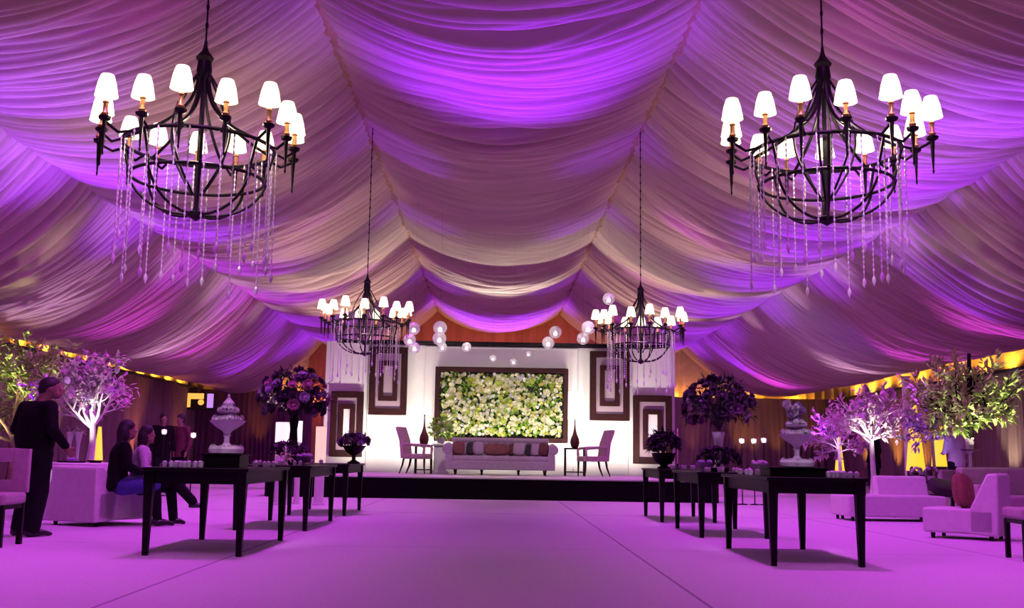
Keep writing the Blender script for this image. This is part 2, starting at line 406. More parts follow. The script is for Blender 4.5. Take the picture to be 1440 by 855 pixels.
# concentric framed panels
def framed(px0, py0, px1, py1, label, inner, Y, group=None):
    a = P(px0, py1, Y); b = P(px1, py0, Y); w, h = b.x-a.x, b.z-a.z
    t = thing('framed_panel', label, 'wall panel', ((a.x+b.x)/2, Y, a.z), 0, group)
    def fr(w, h, c, th, dep, name, mt, par, z0):
        m = MB()
        for (x, z, sx, sz) in ((-w/2+th/2, h/2, th, h), (w/2-th/2, h/2, th, h), (0, th/2, w-2*th, th), (0, h-th/2, w-2*th, th)):
            m.box((x, -dep/2, z0+z), (sx, dep, sz))
        return m.build(name, mt, par, bevel=.008)
    fr(w, h, 0, .17, .10, 'outer_frame', 'frame_wood', t, 0)
    m = MB(); m.box((0, -.02, h/2), (w-.34, .04, h-.34)); m.build('backing', 'mirror_pale', t, smooth=0)
    wi, hi = w*.50, h-.34-w*.40
    z0 = (h-hi)/2
    fr(wi, hi, 0, .13, .12, 'inner_frame', 'frame_wood', t, z0)
    m = MB(); m.box((0, -.03, h/2), (wi-.26, .05, hi-.26)); m.build('mirror', inner, t, smooth=0)
    return t
framed(518, 489, 574, 583, 'tall maroon double-framed panel high on the stage wall, left of the flower panel', 'mirror_pale', WY-.12)
framed(829, 495, 885, 591, 'tall maroon double-framed panel high on the stage wall, right of the flower panel', 'mirror_pale', WY-.12)
framed(463, 551, 512, 642, 'lower maroon double-framed panel at the left end of the stage wall', 'mirror_white', WY-.14)
framed(890, 557, 944, 652, 'lower maroon double-framed panel at the right end of the stage wall', 'mirror_white', WY-.14)
# ------------------------------------------------------------------ flowers
def rose_mb(r, seed=0):
    rd = random.Random(seed); m = MB(); m.ball((0, 0, 0), (r*.42, r*.42, r*.5), 7, 5)
    for ring_, (n, rr, tilt) in enumerate(((4, .55, .9), (5, .8, .55), (6, 1.0, .2))):
        for k in range(n):
            a = 2*PI*k/n+ring_*.6+rd.random()*.3; ca, sa = math.cos(a), math.sin(a); w = r*.62
            t = Vector((-sa, ca, 0)); o = Vector((ca, sa, 0)); z = Vector((0, 0, 1))
            b0 = o*r*.15-z*r*.3; b1 = o*r*rr*.7+z*r*(tilt*.35-.1); b2 = o*r*rr+z*r*(tilt*.6-.05)
            m._add([b0-t*w*.3, b0+t*w*.3, b1-t*w*.8, b1+t*w*.8, b2-t*w*.45, b2+t*w*.45, b1*1.12], [(0, 1, 6), (0, 6, 2), (1, 3, 6), (2, 6, 4), (6, 3, 5), (6, 5, 4)])
    return m
ROSE = {}
def rose(mtl, name, parent, loc, d, r):
    key = (mtl, name, random.randrange(3))
    if key not in ROSE:
        o = rose_mb(1.0, key[2]).build(name, mtl, None, smooth=60); ROSE[key] = o.data; bpy.data.objects.remove(o)
    o = bpy.data.objects.new(name, ROSE[key]); COL.objects.link(o); o.parent = parent; o.location = loc; o.scale = (r,)*3
    o.rotation_euler = Vector(d).to_track_quat('Z', 'Y').to_euler(); return o
def sph_dir(rd, zmin=-1):
    while True:
        v = Vector((rd.gauss(0, 1), rd.gauss(0, 1), rd.gauss(0, 1))).normalized()
        if v.z >= zmin: return v
# framed flower wall
FWY = WY-.22
a, b = P(610, 620, FWY), P(799, 519, FWY); w, h = b.x-a.x, b.z-a.z
fw = thing('flower_wall_panel', 'wide dark-framed panel packed with white and lime flowers behind the sofa', 'flower wall', ((a.x+b.x)/2, FWY, a.z))
m = MB()
for (x, z, sx, sz) in ((-w/2+.06, h/2, .12, h), (w/2-.06, h/2, .12, h), (0, .06, w-.24, .12), (0, h-.06, w-.24, .12)): m.box((x, 0, z), (sx, .2, sz))
m.build('frame', 'frame_wood', fw, bevel=.01)
m = MB(); m.box((0, .07, h/2), (w-.24, .04, h-.24)); m.build('backing', 'leaf_dark', fw, smooth=0)
rd = random.Random(3); m = MB()
for k in range(1500):
    x, z = rd.uniform(-w/2+.2, w/2-.2), rd.uniform(.2, h-.2); m.leaf((x, .03, z), (rd.uniform(-1, 1), -rd.uniform(.2, .6), rd.uniform(-1, 1)), rd.uniform(.1, .22), rd.uniform(.04, .08))
m.build('leaves', 'leaf_bright', fw, smooth=0)
def cluster(nm, mtl, n, rr):
    m = MB()
    for k in range(n):
        x, z = rd.uniform(-w/2+.18, w/2-.18), rd.uniform(.18, h-.18); R = rd.uniform(*rr)
        if (abs(x+.95) < .13 or abs(x-.85) < .13) and abs(z-h*.72) < .13: continue
        q = rose_mb(R, k % 5); M = Matrix.Translation((x, -.02-rd.random()*.05, z)) @ Vector((rd.uniform(-.5, .5), -1, rd.uniform(-.4, .5))).to_track_quat('Z', 'Y').to_matrix().to_4x4()
        m.M = M; m._add(q.v, q.f); m.M = None
    return tag(m.build(nm, mtl, fw, smooth=60), kind='stuff')
cluster('cream_blossoms', 'cream_flower', 420, (.035, .06)); cluster('lime_blossoms', 'lime_flower', 170, (.03, .055)); cluster('yellow_blossoms', 'yellow_flower', 150, (.03, .055)); cluster('white_blossoms', 'white_flower', 200, (.03, .055))
for k in range(100):
    x, z = rd.uniform(-w/2+.2, w/2-.2), rd.uniform(.2, h-.2)
    if (abs(x+.95) < .16 or abs(x-.85) < .16) and abs(z-h*.72) < .16: continue
    rose('cream_flower' if k % 3 else 'lime_flower', 'blossom', fw, (x, -.07, z), (rd.uniform(-.4, .4), -1, rd.uniform(-.3, .5)), rd.uniform(.06, .10))
# ------------------------------------------------------------------ furniture on the stage
def prism(m, pts, x0, x1):
    """extrude a YZ outline along X"""
    n = len(pts); vs = [(x0, y, z) for y, z in pts]+[(x1, y, z) for y, z in pts]
    m._add(vs, [tuple(range(n)), tuple(range(2*n-1, n-1, -1))]+[(i, (i+1) % n, n+(i+1) % n, n+i) for i in range(n)])
    return m
SY = 26.6
s0, s1 = P(623, 668, SY), P(783, 668, SY); scx = (s0.x+s1.x)/2; sw = s1.x-s0.x
sofa = thing('tufted_sofa', 'long lilac tufted roll-arm sofa in the centre of the stage', 'sofa', (scx, SY, SZ))
g = sw/2
m = MB(); m.box((0, .0, .24), (sw-.36, .80, .22)); m.build('base', 'sofa_velvet', sofa, bevel=.03, seg=3)
m = MB(); m.box((0, -.03, .40), (sw-.40, .72, .14)); m.build('seat_cushion', 'sofa_velvet', sofa, bevel=.05, seg=4)
m = MB(); rows = []; nx, nzv = 60, 14
for i in range(nx+1):
    for j in range(nzv+1):
        x = -g+.2+(sw-.4)*i/nx; z = .38+.46*j/nzv; dpt = .05*abs(math.sin(i*PI/5+j*PI/4.7))*abs(math.sin(i*PI/5-j*PI/4.7))
        m.v.append((x, .22-dpt+.06*j/nzv, z))
m.f = [(i*(nzv+1)+j, (i+1)*(nzv+1)+j, (i+1)*(nzv+1)+j+1, i*(nzv+1)+j+1) for i in range(nx) for j in range(nzv)]
m.tube([(-g+.2, .32, .84), (g-.2, .32, .84)], .075, 12); m.box((0, .34, .58), (sw-.4, .13, .5))
m.build('backrest', 'sofa_velvet', sofa)
for s in (-1, 1):
    m = MB(); m.tube([(s*(g-.10), -.42, .62), (s*(g-.10), .36, .68)], .115, 16); m.box((s*(g-.14), -.02, .37), (.15, .76, .48)); m.build('arm', 'sofa_velvet', sofa, bevel=.015)
    for x in (.3, .95):
        for y in (-.33, .3):
            m = MB(); m.lathe([(.022, 0), (.02, .03), (.035, .12), (.04, .14)], (s*(g-x), y, 0), 8); m.build('leg', 'black_wood', sofa)
def pillow(px, wpx, hgt, mtl, label, tilt=0, z0=.47, Y=SY-.02, group='pillows along the stage sofa'):
    p = P(px, 640, Y); wd = wpx/K(Y)
    o = thing('throw_pillow', label, 'pillow', (p.x, Y-.08, SZ+z0+.012), 0, group)
    m = MB(); m.ball((0, 0, hgt/2), (wd/2, .07, hgt/2), 20, 12, e=.62); b_ = m.build('cover', mtl, o, smooth=60)
    m = MB(); m.tube([(math.copysign(abs(math.cos(a))**.62, math.cos(a))*wd/2, 0, hgt/2+math.copysign(abs(math.sin(a))**.62, math.sin(a))*hgt/2) for a in np.linspace(0, 2*PI, 33)[:-1]], .006, 5, closed=True); m.build('piping', mtl, o)
    o.rotation_euler = (-.22, tilt, 0); return o
pillow(645, 16, .34, 'rust_pillow', 'square rust pillow nearest the left arm of the stage sofa')
pillow(661, 12, .32, 'dark_pillow', 'dark pillow between the left rust and left lilac pillows of the stage sofa', .08, Y=SY+.03)
pillow(673, 15, .33, 'sofa_velvet', 'lilac pillow just left of the long rust pillow on the stage sofa', -.05, Y=SY-.06)
pillow(698, 36, .30, 'rust_pillow', 'long rectangular rust pillow in the middle of the stage sofa', Y=SY-.05)
pillow(718, 9, .30, 'maroon', 'narrow maroon pillow right of the long rust pillow on the stage sofa', .1, Y=SY+.04)
pillow(729, 16, .33, 'sofa_velvet', 'lilac pillow right of the middle of the stage sofa', .1, Y=SY-.04)
pillow(742, 9, .30, 'dark_pillow', 'narrow dark pillow between the two right lilac pillows on the stage sofa', .16, Y=SY+.05)
pillow(752, 13, .31, 'sofa_velvet', 'lilac pillow next to the rightmost dark maroon pillow on the stage sofa', .1, Y=SY+.0)
pillow(763, 14, .33, 'maroon', 'dark maroon pillow nearest the right arm of the stage sofa', .12, Y=SY-.05)
def armchair(px, Y, label, rz):
    p = P(px, 668, Y); t = thing('armchair', label, 'armchair', (p.x, Y, SZ+.012), rz, 'high-backed chairs on the stage')
    m = MB(); m.box((0, 0, .42), (.6, .58, .13)); m.build('seat', 'chair_pink', t, bevel=.035, seg=3)
    m = MB(); prism(m, [(.24, .40), (.30, .8), (.42, 1.12), (.45, 1.13), (.50, 1.10), (.39, .8), (.34, .36)], -.30, .30); m.build('backrest', 'chair_pink', t, bevel=.02, seg=3)
    for s in (-1, 1):
        m = MB(); m.tube([(s*.29, .28, .70), (s*.31, .05, .69), (s*.32, -.2, .67), (s*.31, -.26, .62), (s*.30, -.24, .46)], .035, 8); m.build('arm', 'chair_pink', t)
        m = MB(); m.tube([(s*.26, -.25, .36), (s*.265, -.25, .2), (s*.255, -.26, 0)], [.028, .024, .014], 6); m.build('leg', 'frame_wood', t)
        m = MB(); m.tube([(s*.26, .27, .36), (s*.265, .30, .2), (s*.255, .38, 0)], [.028, .024, .014], 6); m.build('leg', 'frame_wood', t)
    return t
armchair(587, 26.2, 'pink high-backed armchair on the left of the stage, facing the sofa', PI/2-.25)
armchair(832, 26.2, 'pink high-backed armchair on the right of the stage, facing the sofa', -PI/2+.25)
def side_table(px, Y, wpx, zt, label):
    p = P(px, 668, Y); w = wpx/K(Y); t = thing('side_table', label, 'side table', (p.x, Y, SZ), 0, 'dark side tables on the stage')
    m = MB(); m.box((0, 0, zt-.02), (w, .42, .04)); m.build('table_top', 'black_wood', t, bevel=.005)
    m = MB(); m.box((0, 0, .10), (w-.06, .36, .025)); m.build('shelf', 'black_wood', t, bevel=.003)
    for sx in (-1, 1):
        for sy_ in (-1, 1):
            m = MB(); m.box((sx*(w/2-.03), sy_*.18, (zt-.04)/2), (.035, .035, zt-.04)); m.build('leg', 'black_wood', t, bevel=.003)
    return p.x, Y, SZ+zt
def teardrop(pos, h, label):
    t = thing('teardrop_vase', label, 'vase', pos, 0, 'teardrop vases on the stage side tables')
    r = h*.16
    m = MB(); m.lathe([(r*.5, 0), (r*.8, .03*h), (r, .16*h), (r*.9, .28*h), (r*.45, .45*h), (r*.22, .6*h), (r*.13, .8*h), (r*.1, .93*h)], n=20); m.build('body', 'vase_red', t)
    m = MB(); m.lathe([(r*.1, .93*h), (r*.16, .95*h), (r*.06, 1.0*h)], n=12); m.build('stopper', 'black_wood', t)
q = side_table(595, 27.0, 25, .72, 'dark side table left of the stage sofa, under a vase'); teardrop(q, .76, 'dark red teardrop vase on the side table left of the stage sofa')
q = side_table(808, 27.0, 30, .70, 'dark side table right of the stage sofa, under a vase'); teardrop((q[0], q[1], q[2]), .76, 'dark red teardrop vase on the side table right of the stage sofa')
# tall white lamp columns on the stage wall
def lamp(px0, px1, py0, py1, Y, label):
    a, b = P(px0, py1, Y), P(px1, py0, Y); cx = (a.x+b.x)/2; r = (b.x-a.x)/2
    t = thing('floor_lamp', label, 'lamp', (cx, Y, SZ))
    m = MB(); m.lathe([(.16, 0), (.16, .02), (.02, .04), (.014, .1), (.014, a.z-SZ)], n=16); m.build('stand', 'white_ceramic', t)
    m = MB(); m.lathe([(r, a.z-SZ), (r, b.z-SZ)], n=20, cap=False); m.lathe([(r*.96, a.z-SZ), (r*.96, b.z-SZ)], n=20, cap=False); m.build('lamp_shade', 'lamp_white', t)
lamp(799, 814, 551, 590, 28.2, 'white cylinder floor lamp glowing right of the flower panel')
# pedestal with green bouquet left of sofa
p = P(619, 668, 27.55)
t = thing('flower_pedestal', 'white pedestal left of the stage sofa, under green flowers', 'pedestal', (p.x, 27.55, SZ))
m = MB(); m.box((0, 0, .035), (.44, .44, .07)); m.box((0, 0, .38), (.34, .34, .66)); m.box((0, 0, .73), (.44, .44, .06)); m.build('column', 'white_paint', t, bevel=.01)
def bouquet(name, label, loc, r, n, cols, leafm, vase=None, zc=None, flat=1.0, rr=(.05, .08), leaves=160, group=None, lsz=(.1, .2), seed=1, zmin=-.5, cat='flowers'):
    rd = random.Random(seed); t = thing(name, label, cat, loc, 0, group)
    zc = zc if zc is not None else r
    if vase:
        m = MB(); m.lathe(vase[0], n=20); m.build('vase', vase[1], t)
    m = MB()
    for k in range(max(6, n//4)):
        d = sph_dir(rd, zmin); m.tube([(0, 0, zc-r*flat*.8), (d.x*r*.4, d.y*r*.4, zc+d.z*r*flat*.3), (d.x*r*.9, d.y*r*.9, zc+d.z*r*flat*.9)], .006, 4)
    m.build('stems', 'leaf_green' if leafm != 'leaf_dark' else 'leaf_dark', t)
    m = MB()
    for k in range(leaves):
        d = sph_dir(rd, zmin); q = rd.uniform(.45, .98)
        m.leaf((d.x*r*q, d.y*r*q, zc+d.z*r*q*flat), d+sph_dir(rd)*.8, rd.uniform(*lsz), rd.uniform(.4, .6)*lsz[0])
    m.build('foliage', leafm, t, smooth=0)
    for k in range(n):
        d = sph_dir(rd, zmin); q = rd.uniform(.86, 1.02); R = rd.uniform(*rr); c = cols[k % len(cols)]
        rose(c, 'blossom', t, (d.x*r*q, d.y*r*q, zc+d.z*r*q*flat), d, R)
    return t
bouquet('green_bouquet', 'bright green leafy bouquet with white blooms on the pedestal left of the sofa', (p.x, 27.55, SZ+.765), .30, 16, ['cream_flower', 'lime_flower'], 'leaf_bright', ([(.08, 0), (.11, .08), (.08, .16)], 'white_ceramic'), .34, 1.0, (.05, .09), 200, seed=4, lsz=(.12, .25))
p = P(798, 668, 27.6)
# glass bubbles hung around the stage
def bubble(px, py, rpx, Y, label, nm=0):
    p = P(px, py, Y); r = rpx/K(Y)
    t = thing('hanging_glass_globe', label, 'glass ornament', (p.x, Y, p.z), 0, 'clear glass globes hung on threads before the stage')
    m = MB(); m.ball((0, 0, 0), r, 18, 12); m.ball((0, 0, 0), r*.94, 18, 12); m.build('globe', 'glass', t)
    m = MB(); m.lathe([(r*.25, -r*.5), (r*.28, -r*.2), (r*.05, r*.1)], n=10); m.build('candle', 'candle_glow', t)
    m = MB(); m.tube([(0, 0, r*.95), (0, 0, 6.9-p.z)], .0008, 4); m.build('thread', 'fixture', t)
for x, y, r, lb in ((582, 462, 9, 'upper left glass globe just right of the far left chandelier'), (576, 478, 9, 'glass globe touching the one above it beside the far left chandelier'), (583, 489, 8, 'lowest globe beside the far left chandelier, at the wall top'),
                    (619, 461, 10, 'upper globe of the pair before the red curtain on the left'), (618, 476, 10, 'middle globe of the stack before the red curtain on the left'), (622, 488, 7, 'lowest globe of the stack on the left at the wall top'),
                    (656, 488, 7, 'single globe left of centre at the top of the stage wall'), (781, 467, 9, 'upper globe of the pair right of centre before the red curtain'), (771, 482, 9, 'lower globe of the pair right of centre at the wall top'),
                    (827, 461, 10, 'upper globe of the pair left of the far right chandelier'), (820, 476, 9, 'lower globe of the pair left of the far right chandelier'), (856, 420, 9, 'highest globe, above the lamps of the far right chandelier'),
                    (693, 504, 5, 'small bright globe above the flower panel, left of centre'), (722, 509, 5, 'small bright globe above the flower panel, lowest of three'), (743, 498, 4, 'small bright globe above the flower panel, right of centre')):
    GY = globals().get('GY', 22.6)+.21; bubble(x, y, r, GY, lb)
# ------------------------------------------------------------------ people
def eltube(m, pts, rr, side=(1, 0, 0), n=16):
    pts = [Vector(p) for p in pts]; vs = []; side = Vector(side)
    for i, p in enumerate(pts):
        t = (pts[min(i+1, len(pts)-1)]-pts[max(i-1, 0)]).normalized()
        s = (side-t*side.dot(t)).normalized(); w = t.cross(s); rx, ry = rr[i]
        for j in range(n):
            a = 2*PI*j/n; vs.append(p+s*rx*math.cos(a)+w*ry*math.sin(a))
    k = len(pts)
    fs = [(i*n+j, i*n+(j+1) % n, (i+1)*n+(j+1) % n, (i+1)*n+j) for i in range(k-1) for j in range(n)]
    fs += [tuple(range(n-1, -1, -1)), tuple((k-1)*n+j for j in range(n))]
    m._add(vs, fs)
def limb(m, a, b, r0, r1, r2=None, bulge=0):
    a, b = Vector(a), Vector(b); pts = [a.lerp(b, q) for q in (0, .25, .5, .75, 1)]
    rs = [r0, r0+(r1-r0)*.2+bulge, (r0+r1)/2+bulge, r0+(r1-r0)*.8, r1]
    m.tube(pts, rs, 12); m.ball(a, r0, 12, 8); m.ball(b, r1, 12, 8)
def remesh(m, name, mt, parent, vox, sm=6):
    o = m.build('tmp', mt, None, smooth=0)
    r = o.modifiers.new('r', 'REMESH'); r.mode = 'VOXEL'; r.voxel_size = vox
    s = o.modifiers.new('s', 'SMOOTH'); s.factor = .5; s.iterations = sm
    dg = bpy.context.evaluated_depsgraph_get(); me = bpy.data.meshes.new_from_object(o.evaluated_get(dg)); me.name = name
    bpy.data.objects.remove(o); me.shade_smooth()
    if not me.materials: me.materials.append(MATS[mt])
    q = bpy.data.objects.new(name, me); COL.objects.link(q); q.parent = parent; return q
STAND = dict(pel=(0, 0, .95), waist=(0, .0, 1.10), chest=(0, 0, 1.32), neck=(0, .01, 1.50), head=(0, .04, 1.64),
             sh=(.19, 0, 1.43), el=(.25, -.04, 1.16), wr=(.25, .06, .92), hip=(.09, 0, .90), kn=(.11, .02, .49), an=(.12, -.03, .085), look=0.0)
def figure(label, loc, rz, J, top, bottom, vox=.013, long_hair=False, skirt=None, cuff=True, fat=1.0, hair='hair', name='person', coat=.16):
    J = {**STAND, **J}; t = thing(name, label, 'person', loc, rz)
    V3 = lambda k, s=1: Vector((J[k][0]*s, J[k][1], J[k][2])) if (k+('L' if s < 0 else 'R')) not in J else Vector(J[k+('L' if s < 0 else 'R')])
    pel, wa, ch, nk, hd = (Vector(J[k]) for k in ('pel', 'waist', 'chest', 'neck', 'head'))
    Rz = Matrix.Rotation(J['look'], 3, 'Z')
    def torso(m, g):
        up = (nk-ch).normalized()
        eltube(m, [pel-(wa-pel).normalized()*.09, pel, wa, ch, ch+(nk-ch)*.45, ch+(nk-ch)*.8], [(.13+g, .10+g), (.165+g, .115+g), (.14*fat+g*1.2, .10*fat+g), (.175+g, .115+g), (.17+g, .095+g), (.08+g, .06+g)])
    m = MB(); torso(m, 0)
    eltube(m, [ch+(nk-ch)*.6, nk, nk.lerp(hd, .55)], [(.07, .065), (.055, .058), (.055, .06)])
    m.ball(hd+Vector((0, -.005, .02)), (.075, .095, .105), 16, 12)
    j = Rz @ Vector((0, .035, -.055)); m.ball(hd+j, (.055, .058, .06), 14, 10)
    m.ball(hd+Rz @ Vector((0, .098, -.012)), (.012, .018, .022), 8, 6); m.tube([hd+Rz @ Vector((0, .088, .02)), hd+Rz @ Vector((0, .108, -.02))], [.008, .012], 6)
    m.ball(hd+Rz @ Vector((0, .087, -.058)), (.022, .012, .009), 8, 6)
    for s in (-1, 1):
        m.ball(hd+Rz @ Vector((s*.077, -.005, -.005)), (.01, .02, .032), 8, 6)
        sh, el, wr = V3('sh', s), V3('el', s), V3('wr', s)
        limb(m, sh, el, .05, .038); limb(m, el, wr, .038, .026, bulge=.004); limb(m, ch+(nk-ch)*.45, sh, .07, .05)
        d = (wr-el).normalized(); q = d.cross(Vector((s, 0, 0)))
        pc = wr+d*.045; sd = Vector((0, 1, 0))-d*d.y; sd = sd.normalized() if sd.length > .1 else Vector((1, 0, 0)); nn = d.cross(sd)
        eltube(m, [wr, wr+d*.04, wr+d*.09], [(.026, .018), (.040, .016), (.038, .013)], sd, 12)
        for f in range(4):
            b0 = wr+d*.085+sd*(.030-.020*f); L = (.068, .076, .072, .056)[f]
            m.tube([b0, b0+d*L*.4, b0+d*L*.75+nn*s*-.012, b0+d*L+nn*s*-.028], [.0105, .0100, .0092, .008], 7)
        b0 = wr+d*.03+sd*.03; m.tube([b0, b0+d*.03+sd*.025, b0+d*.06+sd*.03], [.013, .012, .009], 7)
        hp, kn, an = V3('hip', s), V3('kn', s), V3('an', s)
        limb(m, hp, kn, .082, .052); limb(m, kn, an, .052, .036, bulge=.006)
        fw = J.get('toe', (0, .16, -.05)); m.tube([an+Vector((0, -.03, -.04)), an+Vector(fw)*.5+Vector((0, 0, -.02)), an+Vector(fw)], [.036, .036, .026], 10)
    remesh(m, 'body', 'skin', t, vox)
    m = MB(); torso(m, .022)
    eltube(m, [pel-(wa-pel).normalized()*coat, pel, wa], [(.185, .15), (.19, .145), (.165*fat, .125*fat)])
    eltube(m, [ch+(nk-ch)*.62, nk-(nk-ch)*.1], [(.11, .085), (.072, .07)])
    for s in (-1, 1):
        sh, el, wr = V3('sh', s), V3('el', s), V3('wr', s)
        limb(m, sh, el, .070, .056); limb(m, el, el.lerp(wr, .93), .056, .042); limb(m, ch+(nk-ch)*.42, sh, .095, .070)
    remesh(m, 'jacket' if top in ('suit',) else 'shirt', top, t, vox)
    m = MB()
    if skirt:
        for s in (-1, 1): limb(m, V3('hip', s), V3('hip', s).lerp(V3('kn', s), .95), .12, .085)
        limb(m, V3('hip', 1), V3('hip', -1), .12, .12); remesh(m, 'skirt', skirt, t, vox)
        m = MB()
        for s in (-1, 1): limb(m, V3('kn', s), V3('an', s), .056, .040, bulge=.006)
        remesh(m, 'stockings', 'trousers', t, vox)
    else:
        for s in (-1, 1):
            limb(m, V3('hip', s), V3('kn', s), .108, .080); limb(m, V3('kn', s), V3('an', s), .080, .068)
        limb(m, V3('hip', 1), V3('hip', -1), .12, .12); remesh(m, 'trousers', bottom, t, vox)
    for s in (-1, 1):
        an = V3('an', s); fw = Vector(J.get('toe', (0, .16, -.05))); m = MB()
        eltube(m, [an+Vector((0, -.06, -.045)), an+Vector((0, 0, -.04)), an+fw*.6+Vector((0, 0, -.012)), an+fw*1.15+Vector((0, 0, -.006))], [(.036, .036), (.046, .045), (.048, .034), (.030, .02)])
        remesh(m, 'shoe', 'shoe', t, .008)
    m = MB(); m.ball(hd+Rz @ Vector((0, -.022, .04)), (.088, .104, .102), 18, 12)
    if long_hair:
        m.ball(hd+Vector((0, -.06, -.04)), (.105, .085, .14), 16, 10); m.ball(hd+Vector((0, -.08, -.14)), (.10, .06, .12), 14, 10)
    else: m.ball(hd+Rz @ Vector((0, -.05, -.01)), (.078, .075, .085), 14, 10)
    remesh(m, 'hair', hair, t, .011)
    m = MB()
    for s in (-1, 1): m.ball(hd+Rz @ Vector((s*.03, .083, .008)), (.012, .008, .008), 8, 6)
    m.build('eyes', 'eye', t)
    return t
# standing man at the left
mp = FL(47, 754); print('MAN', mp)
sc_ = P(47, 530, mp.y).z/1.76; print('man scale', sc_)
o = figure('man in a dark suit standing at the left edge with his back turned', (mp.x-.06, mp.y, 0), -.62, dict(head=(.05, .10, 1.63), neck=(.02, .03, 1.50), look=-.75, el=(.29, -.02, 1.17), wr=(.25, .15, .98), kn=(.10, .02, .49), an=(.11, -.03, .085)), 'suit', 'trousers', vox=.012, fat=1.35, coat=.22)
o.scale = (sc_*1.24, sc_*1.24, sc_)
# seated figures on the left lounge chair
SEAT = dict(pel=(0, 0, .52), waist=(0, -.01, .66), chest=(0, .02, .88), neck=(0, .05, 1.05), head=(0, .09, 1.18), sh=(.17, .03, .98), el=(.22, .08, .74), wr=(.12, .28, .66),
            hip=(.09, .04, .50), kn=(.11, .44, .50), an=(.12, .50, .09))
# ------------------------------------------------------------------ lounge seats
def lounge_chair(label, corner, rz, w, d, hs, hb, name='lounge_chair', cat='lounge chair', mt='white_leather', thick=.22, group=None):
    """origin at the rear left foot corner; the chair faces +Y in its own frame"""
    t = thing(name, label, cat, corner, rz, group)
    m = MB(); m.box((w/2, d/2+.02, (hs+.07)/2), (w, d-.04, hs-.07)); m.build('seat', mt, t, bevel=.03, seg=4)
    m = MB(); prism(m, [(0, .05), (-.02, hb-.02), (.02, hb), (thick*.5, hb-.01), (thick*1.5, hs-.02), (thick*1.5, .07)], 0, w); m.build('backrest', mt, t, bevel=.025, seg=4)
    m = MB(); m.box((w/2, d-.02, hs*.5), (w*.98, .006, .008)); m.build('seam', mt, t)
    for x in (.08, w-.08):
        for y in (.10, d-.10):
            m = MB(); m.lathe([(.022, 0), (.03, .07)], (x, y, 0), 8); m.build('foot', 'black_wood', t)
    return t
A_, B_ = FL(62, 738), FL(132, 742); dv = B_-A_; rz_ = math.atan2(dv.y, dv.x); A_L, dv_L = A_.copy(), dv.copy()
lounge_chair('white leather lounge chair on the left, high back towards us, two women on it', (A_.x, A_.y, 0), rz_, dv.length, 1.0, .42, .72)
A_, B_ = FL(1298, 756), FL(1405, 762); dv = A_-B_; cr2 = B_
lounge_chair('white leather lounge chair on the right with a brown pillow on it', (B_.x, B_.y, 0), math.atan2(-dv.x, dv.y), .62, dv.length, .37, .80)
a1 = FL(1194, 733)
t = thing('chaise_lounge', 'long low white leather chaise behind the right lounge chair, a dark cushion on it', 'chaise', (a1.x, a1.y, 0), .03)
m = MB(); m.box((.78, .42, .235), (1.56, .84, .33)); m.build('seat', 'white_leather', t, bevel=.03, seg=4)
m = MB(); m.M = Matrix.Translation((.72, .62, 0)); prism(m, [(.0, .38), (.10, .68), (.14, .70), (.24, .70), (.26, .36)], 0, .84); m.M = None; m.build('backrest', 'white_leather', t, bevel=.02, seg=3)
for x in (.09, .17, 1.47):
    for y in (.08, .76):
        m = MB(); m.lathe([(.022, 0), (.03, .075)], (x, y, 0), 8); m.build('foot', 'black_wood', t)
def loose_pillow(loc, w, h, mtl, label, rx, ry, rz, group=None):
    o = thing('throw_pillow', label, 'pillow', loc, 0, group); o.rotation_euler = (rx, ry, rz)
    m = MB(); m.ball((0, 0, h/2), (w/2, .09, h/2), 20, 12, e=.62); m.build('cover', mtl, o, smooth=60)
    m = MB(); m.tube([(math.copysign(abs(math.cos(a))**.62, math.cos(a))*w/2, 0, h/2+math.copysign(abs(math.sin(a))**.62, math.sin(a))*h/2) for a in np.linspace(0, 2*PI, 33)[:-1]], .007, 5, closed=True); m.build('piping', mtl, o)
q = P(1357, 712, cr2.y+.45); loose_pillow((q.x, q.y, .375), .40, .42, 'brown_pillow', 'brown pillow leaning on the back of the right white lounge chair', -.15, .2, .75)
q = P(1325, 700, a1.y+.55); loose_pillow((q.x-.02, q.y-.15, .42), .46, .30, 'dark_pillow', 'near-black cushion lying against the back of the white chaise', -.75, .2, .15)
# seated women
for (px, yy, sc, rz, tp, sk, lab, J2) in ((168, 13.2, .98, -1.1, 'suit', 'dress_blue', 'long-haired woman in a dark top and blue skirt sitting on the left lounge chair', {}),
        (197, 13.6, .88, -1.3, 'blouse', None, 'dark-haired woman in a pale blouse and black trousers, legs crossed, nearest the buffet table', dict(knR=(.03, .46, .60), anR=(-.04, .76, .30), toe=(0, .15, -.06)))):
    q = P(px, 640, yy)
    figure(lab, (q.x, q.y, 0), rz, dict(SEAT, look=-.2, **J2), tp, 'trousers', vox=.014, long_hair=True, skirt=sk, coat=.05).scale = (sc, sc, sc if sc > .9 else .94)
hb_ = A_L+dv_L.normalized()*.68+Vector((-dv_L.y, dv_L.x, 0)).normalized()*.44; q = hb_
t = thing('handbag', 'black handbag tilted beside the woman in the blue skirt', 'bag', (q.x, q.y, .422), -.3)
m = MB(); m.box((0, 0, .10), (.24, .10, .20), top=(.8, .6)); m.build('body', 'black_cloth', t, bevel=.02, seg=3)
m = MB(); m.tube([(-.07, 0, .2), (-.05, 0, .27), (0, 0, .30), (.05, 0, .27), (.07, 0, .2)], .008, 6); m.build('handle', 'black_cloth', t)
